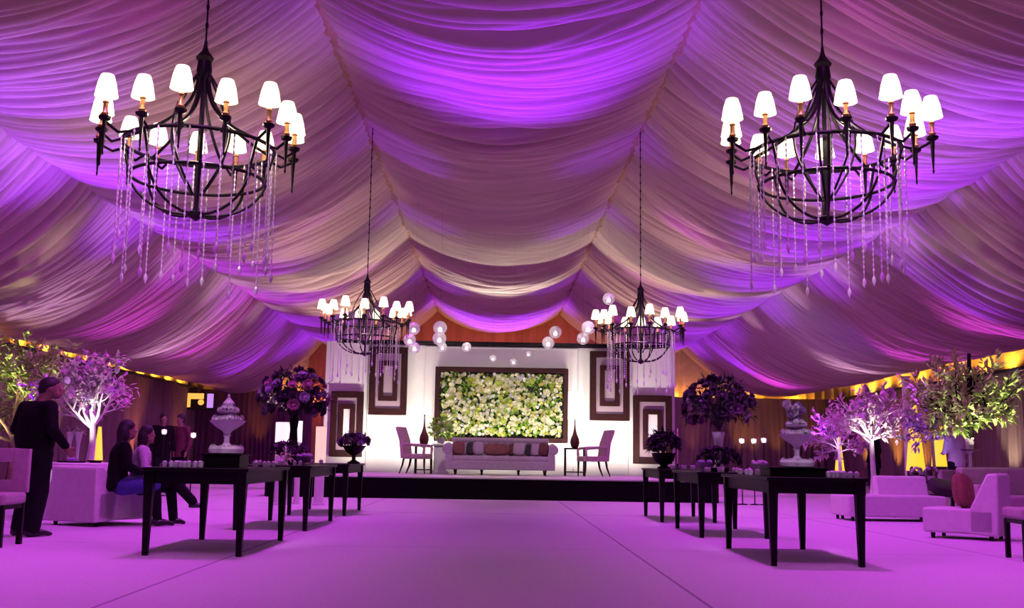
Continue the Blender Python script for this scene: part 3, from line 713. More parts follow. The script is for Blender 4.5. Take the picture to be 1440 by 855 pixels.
# dining chairs with a square hole in the back
def dining_chair(label, loc, rz):
    t = thing('dining_chair', label, 'chair', loc, rz, 'upholstered chairs with square cut-out backs')
    m = MB(); m.box((0, 0, .44), (.50, .50, .11)); m.build('seat', 'mauve_fabric', t, bevel=.03, seg=3)
    m = MB(); y = .24
    for (x, z, sx, sz) in ((-.175, .70, .15, .42), (.175, .70, .15, .42), (0, .55, .20, .12), (0, .845, .20, .13)): m.box((x, y+.02, z), (sx, .07, sz))
    m.build('backrest', 'mauve_fabric', t, bevel=.006)
    m = MB(); m.box((0, 0, .37), (.46, .46, .05)); m.build('seat_frame', 'black_wood', t)
    for sx in (-1, 1):
        m = MB(); m.box((sx*.215, .225, .23), (.05, .05, .46)); m.build('leg', 'black_wood', t, bevel=.004)
        m = MB(); m.box((sx*.215, -.215, .19), (.045, .045, .38)); m.build('leg', 'black_wood', t, bevel=.004)
    return t
q = P(40, 700, 10.6); dining_chair('mauve dining chair with a square hole in its back at the left edge', (q.x-.26, 10.35, 0), .03)
q = P(1412, 760, 10.2); dining_chair('mauve dining chair cut off at the right edge, beside the white lounge chair', (q.x+.46, 10.45, 0), -PI/2-.08)
# mauve sofas far right
def box_sofa(label, x0, x1, y, h, hs=.40, d=.85, rz=0):
    w = x1-x0; t = thing('box_sofa', label, 'sofa', ((x0+x1)/2, y, 0), rz)
    m = MB(); m.box((0, d/2, hs/2+.04), (w-.3, d, hs-.06)); m.build('seat', 'mauve_fabric', t, bevel=.04, seg=3)
    m = MB(); m.box((0, d-.1, (h+.08)/2), (w, .22, h-.08)); m.build('backrest', 'mauve_fabric', t, bevel=.04, seg=3)
    for s in (-1, 1):
        m = MB(); m.box((s*(w/2-.08), d/2-.03, .33), (.16, d-.08, .5)); m.build('arm', 'mauve_fabric', t, bevel=.03, seg=3)
        for yy in (.08, d-.1):
            m = MB(); m.lathe([(.02, 0), (.03, .09)], (s*(w/2-.1), yy, 0), 8); m.build('foot', 'black_wood', t)
q0, q1 = P(1376, 690, 17.3), P(1490, 690, 17.3); box_sofa('mauve box sofa at the right edge behind the white lounge chair', q0.x, q1.x, 17.3, .86)
q0, q1 = P(1308, 690, 20.5), P(1358, 690, 20.5); box_sofa('small mauve armchair at the feet of the person in the pale shirt', q0.x, q1.x, 19.3, .80)
q = P(1346, 650, 21.8); figure('person in a pale lilac shirt and black trousers standing on the right, seen from behind', (q.x, q.y, 0), .2, dict(look=.1, el=(.25, .02, 1.17), wr=(.16, .22, 1.12)), 'shirt_lilac', 'trousers', vox=.016, coat=.10)
q = P(1229, 650, 23.5); figure('person in dark clothes standing between the blossom tree and the blue light on the right', (q.x, q.y, 0), .9, {}, 'suit', 'trousers', vox=.018)
q = P(226, 650, 24.2); figure('person in dark clothes in the far left shadow, left of a candle stand', (q.x, q.y, 0), -2.6, {}, 'suit', 'trousers', vox=.018)
q = P(252, 650, 24.6); figure('person in dark clothes and a maroon top in the far left, between two candle stands', (q.x, q.y, 0), 2.7, {}, 'maroon', 'trousers', vox=.018)
# ------------------------------------------------------------------ buffet tables
TH = .765
def buffet(label, x0, x1, y0, y1):
    t = thing('buffet_table', label, 'table', ((x0+x1)/2, (y0+y1)/2, 0), 0, 'black buffet tables in two rows'); w, d = x1-x0, y1-y0
    m = MB(); m.box((0, 0, TH-.015), (w+.12, d+.12, .03)); m.build('table_top', 'black_wood', t, bevel=.004)
    m = MB()
    for s in (-1, 1): m.box((s*(w/2), 0, TH-.085), (.03, d, .11)); m.box((0, s*(d/2), TH-.085), (w, .03, .11))
    m.build('apron', 'black_wood', t)
    for sx in (-1, 1):
        for sy_ in (-1, 1):
            m = MB(); m.box((sx*w/2, sy_*d/2, .675), (.085, .085, .12)); m.box((sx*w/2, sy_*d/2, .31), (.05, .05, .62)); m.v[8:12] = [(sx*w/2+(v[0]-sx*w/2)*.95, sy_*d/2+(v[1]-sy_*d/2)*.95, v[2]) for v in m.v[8:12]]
            m.v[12:16] = [(sx*w/2+(v[0]-sx*w/2)*1.6, sy_*d/2+(v[1]-sy_*d/2)*1.6, v[2]) for v in m.v[12:16]]
            m.build('leg', 'black_wood', t, bevel=.003)
def fit(pts):
    q = [FL(*p) for p in pts]; print('TABLE', [(round(v.x, 2), round(v.y, 2)) for v in q]); return q
fit([(201, 781), (333, 783), (285, 758), (390, 761)]); fit([(427, 747), (382, 732), (466, 733)]); fit([(413, 725), (487, 725), (443, 716), (510, 718)])
fit([(1094, 796), (1219, 798), (1027, 771), (1134, 773)]); fit([(988, 756), (1082, 758), (951, 743), (1034, 744)]); fit([(928, 734), (1002, 736), (903, 726), (970, 726)])
LX = (-3.06, -2.24); RX = (2.44, 3.21)
LT = ((9.62, 11.45), (12.89, 14.86), (16.2, 17.95)); RT = ((9.49, 11.3), (12.77, 14.47), (15.8, 17.5))
for k, nm in enumerate(('nearest', 'middle', 'farthest')):
    buffet('black wooden buffet table, %s of the left row' % nm, LX[0], LX[1], *LT[k]); buffet('black wooden buffet table, %s of the right row' % nm, RX[0], RX[1], *RT[k])
def riser(label, x, y, w, d, h, z=TH):
    t = thing('display_box', label, 'display box', (x, y, z)); m = MB(); m.box((0, 0, h/2), (w, d, h)); m.build('box', 'black_wood', t, bevel=.005)
    m = MB(); m.box((0, 0, h+.005), (w+.04, d+.04, .01)); m.build('lid', 'black_wood', t, bevel=.002); return z+h+.01
def on(px, Y): return P(px, 655, Y).x
def flowers_ring(par, R, z, n, r, mt, name='blossom', jit=.01, seed=0):
    rd = random.Random(seed)
    for k in range(n):
        a = 2*PI*k/n+rd.random()*.2; rose(mt, name, par, (R*math.cos(a), R*math.sin(a), z+rd.uniform(-jit, jit)), (math.cos(a), math.sin(a), .5), r)
# tiered epergnes
def epergne(label, x, y, z, k=1.0, orchid=False):
    t = thing('tiered_epergne', label, 'centrepiece', (x, y, z), 0, 'tiered epergnes on the nearest buffet tables'); S = lambda v: v*k
    m = MB(); m.lathe([(S(.13), 0), (S(.165), S(.01)), (S(.17), S(.05)), (S(.15), S(.075)), (S(.05), S(.085)), (S(.028), S(.11)), (S(.026), S(.16)), (S(.035), S(.18)), (S(.03), S(.20)),
                       (S(.05), S(.225)), (S(.12), S(.27)), (S(.165), S(.31)), (S(.175), S(.325)), (S(.16), S(.322)), (S(.09), S(.30)), (S(.04), S(.30)), (S(.03), S(.36)), (S(.055), S(.385)), (S(.105), S(.41)), (S(.11), S(.42)), (S(.05), S(.415)), (S(.02), S(.43)), (S(.02), S(.48))], n=24)
    m.build('urn', 'white_ceramic', t)
    flowers_ring(t, S(.145), S(.055), 16, S(.038), 'white_flower', seed=1)
    flowers_ring(t, S(.135), S(.345), 15, S(.036), 'white_flower', seed=2); flowers_ring(t, S(.07), S(.36), 8, S(.038), 'lilac_flower', seed=3)
    flowers_ring(t, S(.088), S(.44), 10, S(.033), 'white_flower', seed=4); flowers_ring(t, S(.045), S(.475), 7, S(.036), 'lilac_flower', seed=5)
    if orchid:
        rd = random.Random(9)
        for q in range(14): rose('white_flower' if q % 3 else 'blossom_lilac', 'blossom', t, (rd.uniform(-.09, .06), rd.uniform(-.05, .05), rd.uniform(.48, .60)), (rd.uniform(-1, 1), -1, .3), .042)
    else:
        m = MB(); m.lathe([(S(.05), S(.48)), (S(.055), S(.50)), (S(.03), S(.53)), (S(.012), S(.55)), (S(.016), S(.565)), (S(.004), S(.59))], n=14); m.build('finial', 'white_ceramic', t)
Yl, Yr = 10.05, 10.0
x = on(317, Yl); z = riser('black display box under the left epergne', x, Yl, .34, .36, .115); epergne('white tiered urn of flowers with a pointed finial on the left buffet', x, Yl, z, .95)
x = on(1121, Yr); z = riser('black display box under the right epergne', x-.03, Yr, .54, .36, .075); epergne('white tiered urn with white orchids on top on the right buffet', x, Yr, z, .93, True)
# small dishes and glasses
def cup_proto(label, group):
    t = thing('sweet_glass', label, 'glass', (0, 0, 0), 0, group); m = MB(); m.lathe([(.016, 0), (.02, .004), (.026, .045), (.024, .045), (.017, .01)], n=12); m.build('bowl', 'white_ceramic', t)
    m = MB(); m.ball((0, 0, .044), (.021, .021, .016), 8, 5); m.build('sweet', 'petit_four', t); return t
def scatter(label, group, x0, x1, y0, y1, nx, ny, seed, z=TH, dk=None):
    rd = random.Random(seed); pr = cup_proto(label, group); first = True
    for i in range(nx):
        for j in range(ny):
            loc = (x0+(x1-x0)*(i+rd.uniform(.3, .7))/nx, y0+(y1-y0)*(j+rd.uniform(.3, .7))/ny, z)
            if first: pr.location = loc; first = False
            else: copy_tree(pr, loc, rd.random()*6)
scatter('small white glass of sweets in the cluster left of the left epergne', 'sweet glasses on the nearest left buffet', LX[0]+.05, LX[0]+.42, 9.65, 10.3, 4, 4, 1)
scatter('small white glass of sweets on the near left buffet behind the epergne', 'sweet glasses behind the left epergne', LX[0]+.1, LX[1]-.02, 10.6, 11.4, 4, 4, 2)
scatter('small white glass of sweets in the rows right of the right epergne', 'sweet glasses on the nearest right buffet', RX[1]-.22, RX[1]+.04, 9.5, 10.3, 4, 5, 3)
scatter('small white glass of sweets behind the right epergne', 'sweet glasses behind the right epergne', RX[0], RX[1]-.35, 10.45, 11.25, 3, 4, 4)
scatter('small white glass of sweets at the front of the middle left buffet', 'sweet glasses on the middle left buffet', LX[0]+.05, LX[1], 12.9, 13.15, 3, 2, 5)
scatter('small white glass of sweets at the front of the middle right buffet', 'sweet glasses on the middle right buffet', RX[0], RX[1]-.1, 12.75, 12.95, 4, 2, 6)
scatter('small white glass of sweets on the farthest left buffet', 'sweet glasses on the farthest left buffet', LX[0]+.1, LX[1]-.3, 16.25, 16.4, 3, 2, 7)
scatter('small white glass of sweets on the farthest right buffet', 'sweet glasses on the farthest right buffet', RX[0]+.3, RX[1], 16.8, 17.5, 3, 3, 8)
def bowl(label, loc, r, mt, filler, seed=1, cat='bowl'):
    t = thing('fruit_bowl', label, cat, loc); m = MB(); m.lathe([(r*.45, 0), (r*.5, .01), (r*.2, .03), (r*.6, .05), (r, .11), (r*.96, .11), (r*.5, .055)], n=18); m.build('bowl', mt, t)
    rd = random.Random(seed); m = MB()
    for k in range(14): a = rd.random()*6.28; q = rd.random()**.5*r*.75; m.ball((q*math.cos(a), q*math.sin(a), .11+.02*rd.random()), r*.22, 8, 6)
    m.build('filling', filler, t)
bowl('lilac bowl of sweets on the middle left buffet, right of the star-shaped flower', (on(428, 13.3), 13.3, TH), .11, 'lilac_flower', 'petit_four')
bowl('round lilac bowl on the middle right buffet before the low purple flowers', (on(990, 13.0), 12.98, TH), .10, 'lilac_flower', 'lilac_flower', 2)
bowl('white bowl of sweets on the nearest right buffet behind the epergne box', (on(1065, 11.2), 11.1, TH), .10, 'white_ceramic', 'petit_four', 3)
# star-shaped cream flower
t = thing('star_lily', 'cream star-shaped lilies in a small glass on the middle left buffet', 'flowers', (on(402, 13.35), 13.3, TH))
m = MB(); m.lathe([(.03, 0), (.035, .06), (.03, .06)], n=10); m.build('vase', 'white_ceramic', t)
m = MB(); rd = random.Random(2)
for c in ((0, 0, .15), (-.06, 0, .09), (.05, 0, .10), (0, -.03, .05)):
    for k in range(6): a = k*PI/3+rd.random(); m.leaf(c, (math.cos(a), -.35, math.sin(a)), .085, .035, .1)
m.build('petals', 'cream_flower', t, smooth=0)
# big flower balls on tall vases
def curved_vase(h, r0, r1): return [(r0*1.3, 0), (r0*1.35, .02), (r0*.8, .08), (r0*.7, h*.4), (r1*.7, h*.75), (r1, h), (r1*.9, h)]
YB = 14.5; p = P(415, 560, YB)
bouquet('flower_ball', 'huge dark ball of purple and pink roses on a black vase on the left buffet', (p.x, YB, TH), .48, 78, ['purple_flower', 'plum_flower', 'plum_flower', 'pink_flower', 'purple_flower', 'lilac_flower', 'plum_flower', 'plum_flower'], 'leaf_dark', (curved_vase(.62, .09, .07), 'black_wood'), p.z-TH, .86, (.055, .085), 520, 'flower balls on the buffets', (.07, .14), 11)
YB2 = 13.8; p = P(1010, 572, YB2)
bouquet('flower_ball', 'huge dark ball of plum and purple roses on a white vase on the right buffet', (p.x, YB2, TH), .46, 76, ['plum_flower', 'purple_flower', 'plum_flower', 'purple_flower', 'plum_flower', 'lilac_flower', 'plum_flower'], 'leaf_dark', (curved_vase(.50, .07, .085), 'white_ceramic'), p.z-TH, .84, (.055, .085), 520, 'flower balls on the buffets', (.07, .14), 12)
bouquet('low_bouquet', 'low wide mound of purple hydrangeas at the foot of the left flower ball', (on(404, 13.85), 13.85, TH), .24, 30, ['purple_flower', 'purple_flower', 'plum_flower'], 'leaf_dark', ([(.10, 0), (.12, .05), (.10, .05)], 'black_wood'), .16, .5, (.04, .07), 120, 'low purple mounds', (.06, .12), 13, -.2)
bouquet('low_bouquet', 'low wide mound of plum flowers at the foot of the right flower ball', (on(1012, 13.3), 13.38, TH), .26, 34, ['plum_flower', 'purple_flower', 'plum_flower'], 'leaf_dark', ([(.12, 0), (.14, .05), (.12, .05)], 'black_wood'), .16, .5, (.04, .07), 130, 'low purple mounds', (.06, .12), 14, -.2)
p = P(498, 630, 16.7)
bouquet('flower_bowl', 'black footed bowl of lilac and purple flowers on the farthest left buffet', (p.x, 16.7, TH), .25, 30, ['purple_flower', 'lilac_flower', 'plum_flower', 'purple_flower'], 'leaf_dark', ([(.09, 0), (.10, .02), (.03, .06), (.03, .12), (.12, .18), (.19, .28), (.17, .28)], 'black_wood'), .32, .55, (.04, .065), 120, None, (.06, .13), 15, -.1)
p = P(932, 632, 16.4)
bouquet('flower_bowl', 'black bowl of near-black leafy flowers on the farthest right buffet', (max(p.x, RX[0]), 16.3, TH), .24, 26, ['plum_flower', 'plum_flower'], 'leaf_dark', ([(.10, 0), (.10, .02), (.05, .05), (.15, .12), (.19, .24), (.17, .24)], 'black_wood'), .36, .85, (.05, .075), 260, None, (.08, .16), 16, -.3)
t = thing('taper_candle', 'tall thin pale candle beside the near-black flowers on the farthest right buffet', 'candle', (on(953, 16.9), 16.9, TH))
m = MB(); m.lathe([(.05, 0), (.05, .01), (.012, .03), (.012, .08)], n=12); m.build('holder', 'black_metal', t)
m = MB(); m.lathe([(.011, .08), (.010, .62), (.003, .63)], n=10); m.build('candle', 'cream_flower', t)
# vases and glow behind the left flower ball: white lit cylinders
def column_light(name, label, px, w, y0, y1, Y, mtl, cat, taper=1.0, base=True, group=None):
    p = P(px, y1, Y); q = P(px, y0, Y); r = w/2/K(Y); t = thing(name, label, cat, (p.x, Y, 0), 0, group)
    m = MB(); m.lathe([(r*1.15, 0), (r*1.15, .03), (r*.9, .04), (r*.9, max(p.z, .06))], n=16); m.build('plinth', 'white_paint' if mtl != 'amber_glow' else 'fixture', t)
    m = MB(); m.lathe([(r, max(p.z, .06)), (r*(1+taper)/2, (max(p.z, .06)+q.z)/2), (r*taper, q.z)], n=18); m.build('lantern', mtl, t); return t
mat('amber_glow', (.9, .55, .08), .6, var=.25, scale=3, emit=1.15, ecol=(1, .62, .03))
mat('cream_glow', (.9, .8, .5), .6, var=.05, emit=.6, ecol=(1, .85, .5)); mat('soft_glow', (.9, .88, .82), .6, var=.05, emit=.9, ecol=(1, .95, .88))
column_light('lit_column', 'white lit cylinder glowing left of the black vase behind the left buffet', 398, 22, 594, 622, 19.5, 'soft_glow', 'lamp')
column_light('lit_column', 'slim white lit cylinder glowing beside the black vase behind the left buffet', 420, 9, 592, 622, 19.8, 'soft_glow', 'lamp')
column_light('lit_column', 'cream lit cylinder right of the black vase behind the left buffet', 450, 15, 600, 652, 19.6, 'cream_glow', 'lamp')
# amber tapered fabric light columns
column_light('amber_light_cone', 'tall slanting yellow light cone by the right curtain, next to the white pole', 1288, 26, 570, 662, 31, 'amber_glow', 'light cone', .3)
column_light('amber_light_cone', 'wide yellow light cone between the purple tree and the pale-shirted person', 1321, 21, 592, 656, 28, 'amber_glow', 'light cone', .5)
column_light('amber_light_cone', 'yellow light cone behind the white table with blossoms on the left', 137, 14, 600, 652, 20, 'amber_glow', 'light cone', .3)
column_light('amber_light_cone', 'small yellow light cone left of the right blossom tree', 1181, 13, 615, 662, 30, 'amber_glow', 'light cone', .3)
# tent poles wrapped in pale fabric at the eaves
for (px, Y, lb) in ((67, 28.5, 'pale fabric-wrapped tent pole on the left, lit from below'), (1277, 32.5, 'pale fabric-wrapped tent pole on the right, beside a yellow light cone')):
    p = P(px, 640, Y); t = thing('tent_pole', lb, 'pole', (p.x, Y, 0)); zt = 3.55
    m = MB(); m.lathe([(.13, 0), (.13, .04), (.11, .05), (.11, zt-.1), (.15, zt)], n=16); m.build('pole', 'white_paint', t)
    m = MB(); m.lathe([(.16, 0), (.16, .03)], n=16); m.build('base_plate', 'fixture', t)
# candle stands
for px, py, lb in ((231, 607, 'slim candle stand with a bright candle, left of the two in the far left'), (272, 612, 'slim candle stand with a bright candle, right of the two in the far left'), (1043, 620, 'slim candle stand, left of three in front of the amber curtain'),
                   (1060, 620, 'slim candle stand, middle of three in front of the amber curtain'), (1074, 619, 'slim candle stand, right of three in front of the amber curtain')):
    Y = 22.5; p = P(px, py, Y); t = thing('candle_stand', lb, 'candle stand', (p.x, Y, 0), 0, 'slim candle stands')
    m = MB(); m.lathe([(.11, 0), (.11, .015), (.012, .03), (.010, p.z-.07), (.05, p.z-.06), (.05, p.z-.055)], n=14); m.build('stand', 'black_metal', t)
    m = MB(); m.lathe([(.045, p.z-.055), (.06, p.z), (.055, p.z+.05)], n=12, cap=False); m.build('glass', 'glass', t)
    m = MB(); m.ball((0, 0, p.z-.0), (.035, .035, .045), 10, 8); m.build('flame', 'candle_glow', t)
# high screen on the back curtain
p = P(281, 564, 44.6); wv, hv = 1.12, .64
t = thing('lit_screen', 'small lit screen in amber and violet high on the far left curtain', 'screen', (p.x, 44.6, p.z)); 
m = MB(); m.box((0, .04, 0), (wv+.1, .08, hv+.1)); m.box((-wv/2, .1, -1.6-hv/2+.3), (.06, .06, 3.2)); m.build('casing', 'fixture', t)
m = MB(); m.box((-.20, -.005, .2), (.72, .01, .24)); m.box((-.47, -.005, -.09), (.18, .01, .34)); m.ball((.05, -.01, -.05), (.13, .01, .12), 12, 6); m.build('amber_picture', 'screen_amber', t, smooth=0)
m = MB(); m.box((.43, -.005, .02), (.26, .01, .58)); m.build('violet_picture', 'screen_violet', t, smooth=0)
# ------------------------------------------------------------------ trees
def tree(name, label, loc, h0, h1, R, mb_, ml, cols, seed, nb=9, leaves=500, ls=(.05, .11), lw=.4, tr=.035, pot=None, blooms=60, br=(.03, .05), cat='tree', flare=.6, lean=0):
    rd = random.Random(seed); t = thing(name, label, cat, loc); ends = []; m = MB()
    m.tube([(0, 0, 0 if not pot else pot[1]*.8), (.02+lean*.3, 0, h0*.5), (lean, 0, h0)], [tr*1.3, tr, tr*.85], 8); top = Vector((lean, 0, h0))
    def grow(p, d, L, r, lvl):
        pts = [p]; n = 5
        for i in range(n):
            d = (d+Vector((rd.gauss(0, .16), rd.gauss(0, .16), rd.gauss(.03, .12)))).normalized(); p = p+d*L/n; pts.append(p)
            if lvl > 0 and i in (1, 2, 3, 4): grow(p, (d+sph_dir(rd)*.75).normalized(), L*.55, r*.5, lvl-1)
            elif lvl == 0: ends.append((p, d))
        m.tube(pts, [r*(1-.7*i/n) for i in range(n+1)], 5); ends.append((p, d))
    for k in range(nb):
        a = 2*PI*k/nb+rd.random()*.5; el = rd.uniform(.15, 1.25) if k > 1 else 1.4
        grow(top-Vector((0, 0, rd.random()*.12*(h1-h0))), Vector((math.cos(a)*math.cos(el), math.sin(a)*math.cos(el), math.sin(el))), (R*math.cos(el)+(h1-h0)*math.sin(el))*.62, tr*.55, 2)
    m.build('trunk', mb_, t)
    m = MB()
    for k in range(leaves):
        p, d = rd.choice(ends); m.leaf(p+sph_dir(rd)*.03, (d+sph_dir(rd)*.9), rd.uniform(*ls), rd.uniform(.7, 1.1)*ls[0]*lw*2)
    m.build('foliage', ml, t, smooth=0)
    for k in range(min(blooms, 95)):
        p, d = rd.choice(ends); rose(rd.choice(cols), 'blossom', t, p+sph_dir(rd)*.03, sph_dir(rd), rd.uniform(*br))
    if pot: m = MB(); m.lathe([(pot[0]*.75, 0), (pot[0], pot[1]), (pot[0]*.9, pot[1]), (pot[0]*.85, pot[1]*.85)], n=16); m.build('pot', pot[2], t)
    return t
# white-clothed round table left, with blossom centrepiece
YT = 15.0; p = P(115, 655, YT); zt = .74
t = thing('round_table', 'round table under a white cloth behind the left lounge chair', 'table', (p.x, YT, 0))
m = MB(); n = 72; vs = []
for r, z in ((.02, zt), (.60, zt), (.64, zt-.015), (.655, zt-.1), (.70, .35), (.74, .01)):
    for j in range(n):
        a = 2*PI*j/n; rr = r*(1+(.045*math.sin(a*12)*(zt-z)/zt if z < zt-.05 else 0)); vs.append((rr*math.cos(a), rr*math.sin(a), z))
m._add(vs, [(i*n+j, i*n+(j+1) % n, (i+1)*n+(j+1) % n, (i+1)*n+j) for i in range(5) for j in range(n)]+[tuple(range(n))]); m.build('tablecloth', 'white_leather', t)
m = MB(); m.lathe([(.25, 0), (.25, .03), (.04, .06), (.04, zt-.02)], n=16); m.build('pedestal', 'fixture', t)
pc = P(126, 655, YT); tree('blossom_centrepiece', 'tall white-trunked blossom centrepiece with pink and lilac sprays on the white round table', (pc.x, YT, zt+.012), .55, 1.35, .62, 'bark_white', 'blossom_pink', ['blossom_pink', 'blossom_lilac', 'white_flower'], 5, 11, 1300, (.07, .13), .4, .045, None, 80, (.035, .06), 'centrepiece')
t = thing('serving_tray', 'dark round tray with a lilac candle on the white round table', 'tray', (P(112, 655, YT).x, YT-.3, zt))
m = MB(); m.lathe([(.17, 0), (.20, .02), (.19, .02), (.16, .008)], n=20); m.build('tray', 'black_wood', t)
m = MB(); m.lathe([(.09, .01), (.09, .05), (.03, .06), (.03, .1)], n=14); m.build('candle', 'lilac_flower', t)
for px, lb in ((92, 'tall slim glass vase left on the white round table'), (104, 'tall slim glass vase next to the tray on the white round table')):
    t = thing('glass_vase', lb, 'vase', (P(px, 650, YT).x, YT+.1, zt)); m = MB(); m.lathe([(.05, 0), (.05, .01), (.02, .03), (.025, .25), (.055, .42), (.05, .42)], n=14); m.build('glass', 'crystal', t)
    bb = MB()
    for k in range(12): d = sph_dir(random, 0); bb.leaf((0, 0, .40), d, .12, .04)
    bb.build('flowers', 'blossom_pink', t, smooth=0)
t = thing('black_dish', 'small black dish on the right of the white round table', 'dish', (P(143, 655, YT).x, YT-.25, zt)); m = MB(); m.lathe([(.07, 0), (.12, .035), (.11, .035), (.06, .01)], n=16); m.build('dish', 'black_wood', t)
m = MB(); m.lathe([(.05, 0), (.06, -.0), (.06, .012)], n=12); m.build('foot', 'black_wood', t)
q = P(14, 640, 19.5); tree('potted_tree', 'green leafy tree with amber-lit stems at the left edge behind the man', (q.x, q.y, 0), 1.15, 3.0, .75, 'bark', 'leaf_pale', ['leaf_pale', 'cream_flower'], 8, 9, 2300, (.12, .22), .35, .05, (.22, .35, 'fixture'), 10, (.03, .05))
q = P(36, 640, 23); tree('potted_tree', 'slimmer green tree just left of the man\'s head', (q.x, q.y, 0), 1.5, 2.9, .5, 'bark', 'leaf_pale', ['leaf_pale'], 18, 6, 1300, (.12, .22), .35, .04, (.2, .35, 'fixture'), 4, (.03, .05))
q = P(1226, 640, 19.8); tree('blossom_tree', 'white-trunked blossom tree with pink sprays, brightly lit, right of the right epergne', (q.x, q.y, 0), 1.35, 2.35, .46, 'bark_white', 'blossom_pink', ['blossom_pink', 'white_flower', 'blossom_pink'], 21, 13, 900, (.10, .18), .35, .05, (.18, .3, 'white_ceramic'), 90, (.045, .08))
q = P(1180, 640, 23.2); tree('blossom_tree', 'pink and lilac blossom tree half hidden left of the white blossom tree', (q.x, q.y, 0), 1.25, 2.3, .38, 'bark_white', 'blossom_pink', ['blossom_pink', 'blossom_lilac'], 22, 9, 550, (.10, .18), .35, .04, (.18, .3, 'white_ceramic'), 45, (.04, .06))
q = P(1312, 640, 21.8); tree('blossom_tree', 'violet blossom tree in front of the yellow light cone on the right', (q.x, q.y, 0), 1.45, 2.2, .34, 'bark', 'blossom_lilac', ['blossom_lilac', 'lilac_flower'], 23, 10, 550, (.10, .18), .35, .035, (.16, .3, 'fixture'), 45, (.04, .06))
YG = 18.2; q = P(1364, 632, YG)
t = thing('pedestal_stand', 'slim pedestal with a dark round plate, under the green branches on the right', 'pedestal', (q.x, YG, 0))
m = MB(); m.lathe([(.16, 0), (.16, .02), (.03, .05), (.025, q.z-.06), (.06, q.z-.03)], n=16); m.build('column', 'white_ceramic', t)
m = MB(); m.lathe([(.06, q.z-.03), (.13, q.z-.02), (.17, q.z), (.16, q.z)], n=20); m.build('plate', 'purple_flower', t)
tree('branch_centrepiece', 'tall green leafy branches with a dark stem in a white vase on the slim pedestal', (q.x, YG, q.z), .40, 1.62, .40, 'black_wood', 'leaf_pale', ['leaf_pale', 'lime_flower', 'cream_flower'], 31, 13, 2600, (.10, .19), .36, .06, (.075, .20, 'white_ceramic'), 40, (.03, .05), 'centrepiece')
bc = [o for o in COL.objects if o.name.startswith('branch_centrepiece')][0]
m = MB(); m.tube([(0, 0, .05), (-.03, -.10, .5), (-.05, -.20, 1.0), (-.04, -.22, 1.62)], [.04, .055, .05, .03], 8); m.build('dark_stem', 'black_wood', bc)
# white flowers on the low table behind the chaise
t = thing('low_table', 'low dark table behind the white chaise, white flowers on it', 'table', (P(1295, 660, 18.3).x, 18.5, 0))
m = MB(); m.box((0, 0, .60), (1.1, .6, .04)); m.build('table_top', 'black_wood', t, bevel=.005)
for sx in (-1, 1):
    for sy_ in (-1, 1): m = MB(); m.box((sx*.5, sy_*.25, .29), (.05, .05, .58)); m.build('leg', 'black_wood', t)
for px, lb, sd in ((1288, 'small posy of white flowers left on the low dark table behind the chaise', 41), (1309, 'small posy of white and lilac flowers right on the low dark table behind the chaise', 42)):
    bouquet('posy', lb, (P(px, 660, 18.4).x, 18.4, .62), .11, 14, ['white_flower', 'white_flower', 'lilac_flower'], 'leaf_dark', ([(.05, 0), (.06, .08), (.05, .08)], 'white_ceramic'), .14, .8, (.03, .045), 40, None, (.04, .07), sd)
# ------------------------------------------------------------------ lights
def aim(o, loc, target):
    o.location = loc; o.rotation_euler = (Vector(target)-Vector(loc)).to_track_quat('-Z', 'Y').to_euler()
def spot(loc, target, col, power, ang=60, blend=.8, rad=.12):
    l = bpy.data.lights.new('spot_light', 'SPOT'); target = Vector(target); l.energy = power*(1.45 if target[2] > 4.4 else 1); l.color = col; l.spot_size = math.radians(ang)
    l.spot_blend = blend; l.shadow_soft_size = rad
    o = bpy.data.objects.new('spot_light', l); COL.objects.link(o); aim(o, loc, target); return o
def point(loc, col, power, rad=.05):
    l = bpy.data.lights.new('point_light', 'POINT'); l.energy = power; l.color = col; l.shadow_soft_size = rad
    o = bpy.data.objects.new('point_light', l); COL.objects.link(o); o.location = loc; return o
VIO = (.26, .02, 1.0); MAG = (.72, .055, .96); CRM = (1.0, .72, .55); AMB = (1.0, .40, .03); WHT = (1, .93, .85); LIL = (.85, .5, 1.0)
# magenta down light on the carpet, hung along the two ridge beams
for y in (6, 11.5, 17, 23, 30, 38):
    for x in (AL[0]+.3, AR[0]-.3):
        spot((x, y, AL[1]-.9), (x*2.6, y+.5, 0), MAG, 1000, 115, .9, .25)
DY = lambda d: 1.2+.25*abs(d)
def up(px, py, Yt, dx, dy, col, pw, ang=50, z=.6, rad=.08):
    t = P(px, py, Yt); spot((t.x+dx, Yt+DY(dy), z), t, col, pw*1.25, ang, 1, rad)
# centre lining: violet, mauve, cream, white, violet from near to far
up(720, 60, 15, -1, -3, VIO, 3000, 48); up(720, 20, 14, 2, -3, VIO, 1500, 60)
up(710, 290, 27, 0, -6, CRM, 900, 50)
up(705, 360, 34, 0, -5, WHT, 2600, 44); up(705, 425, 43, 0, -4.5, VIO, 5200, 55)
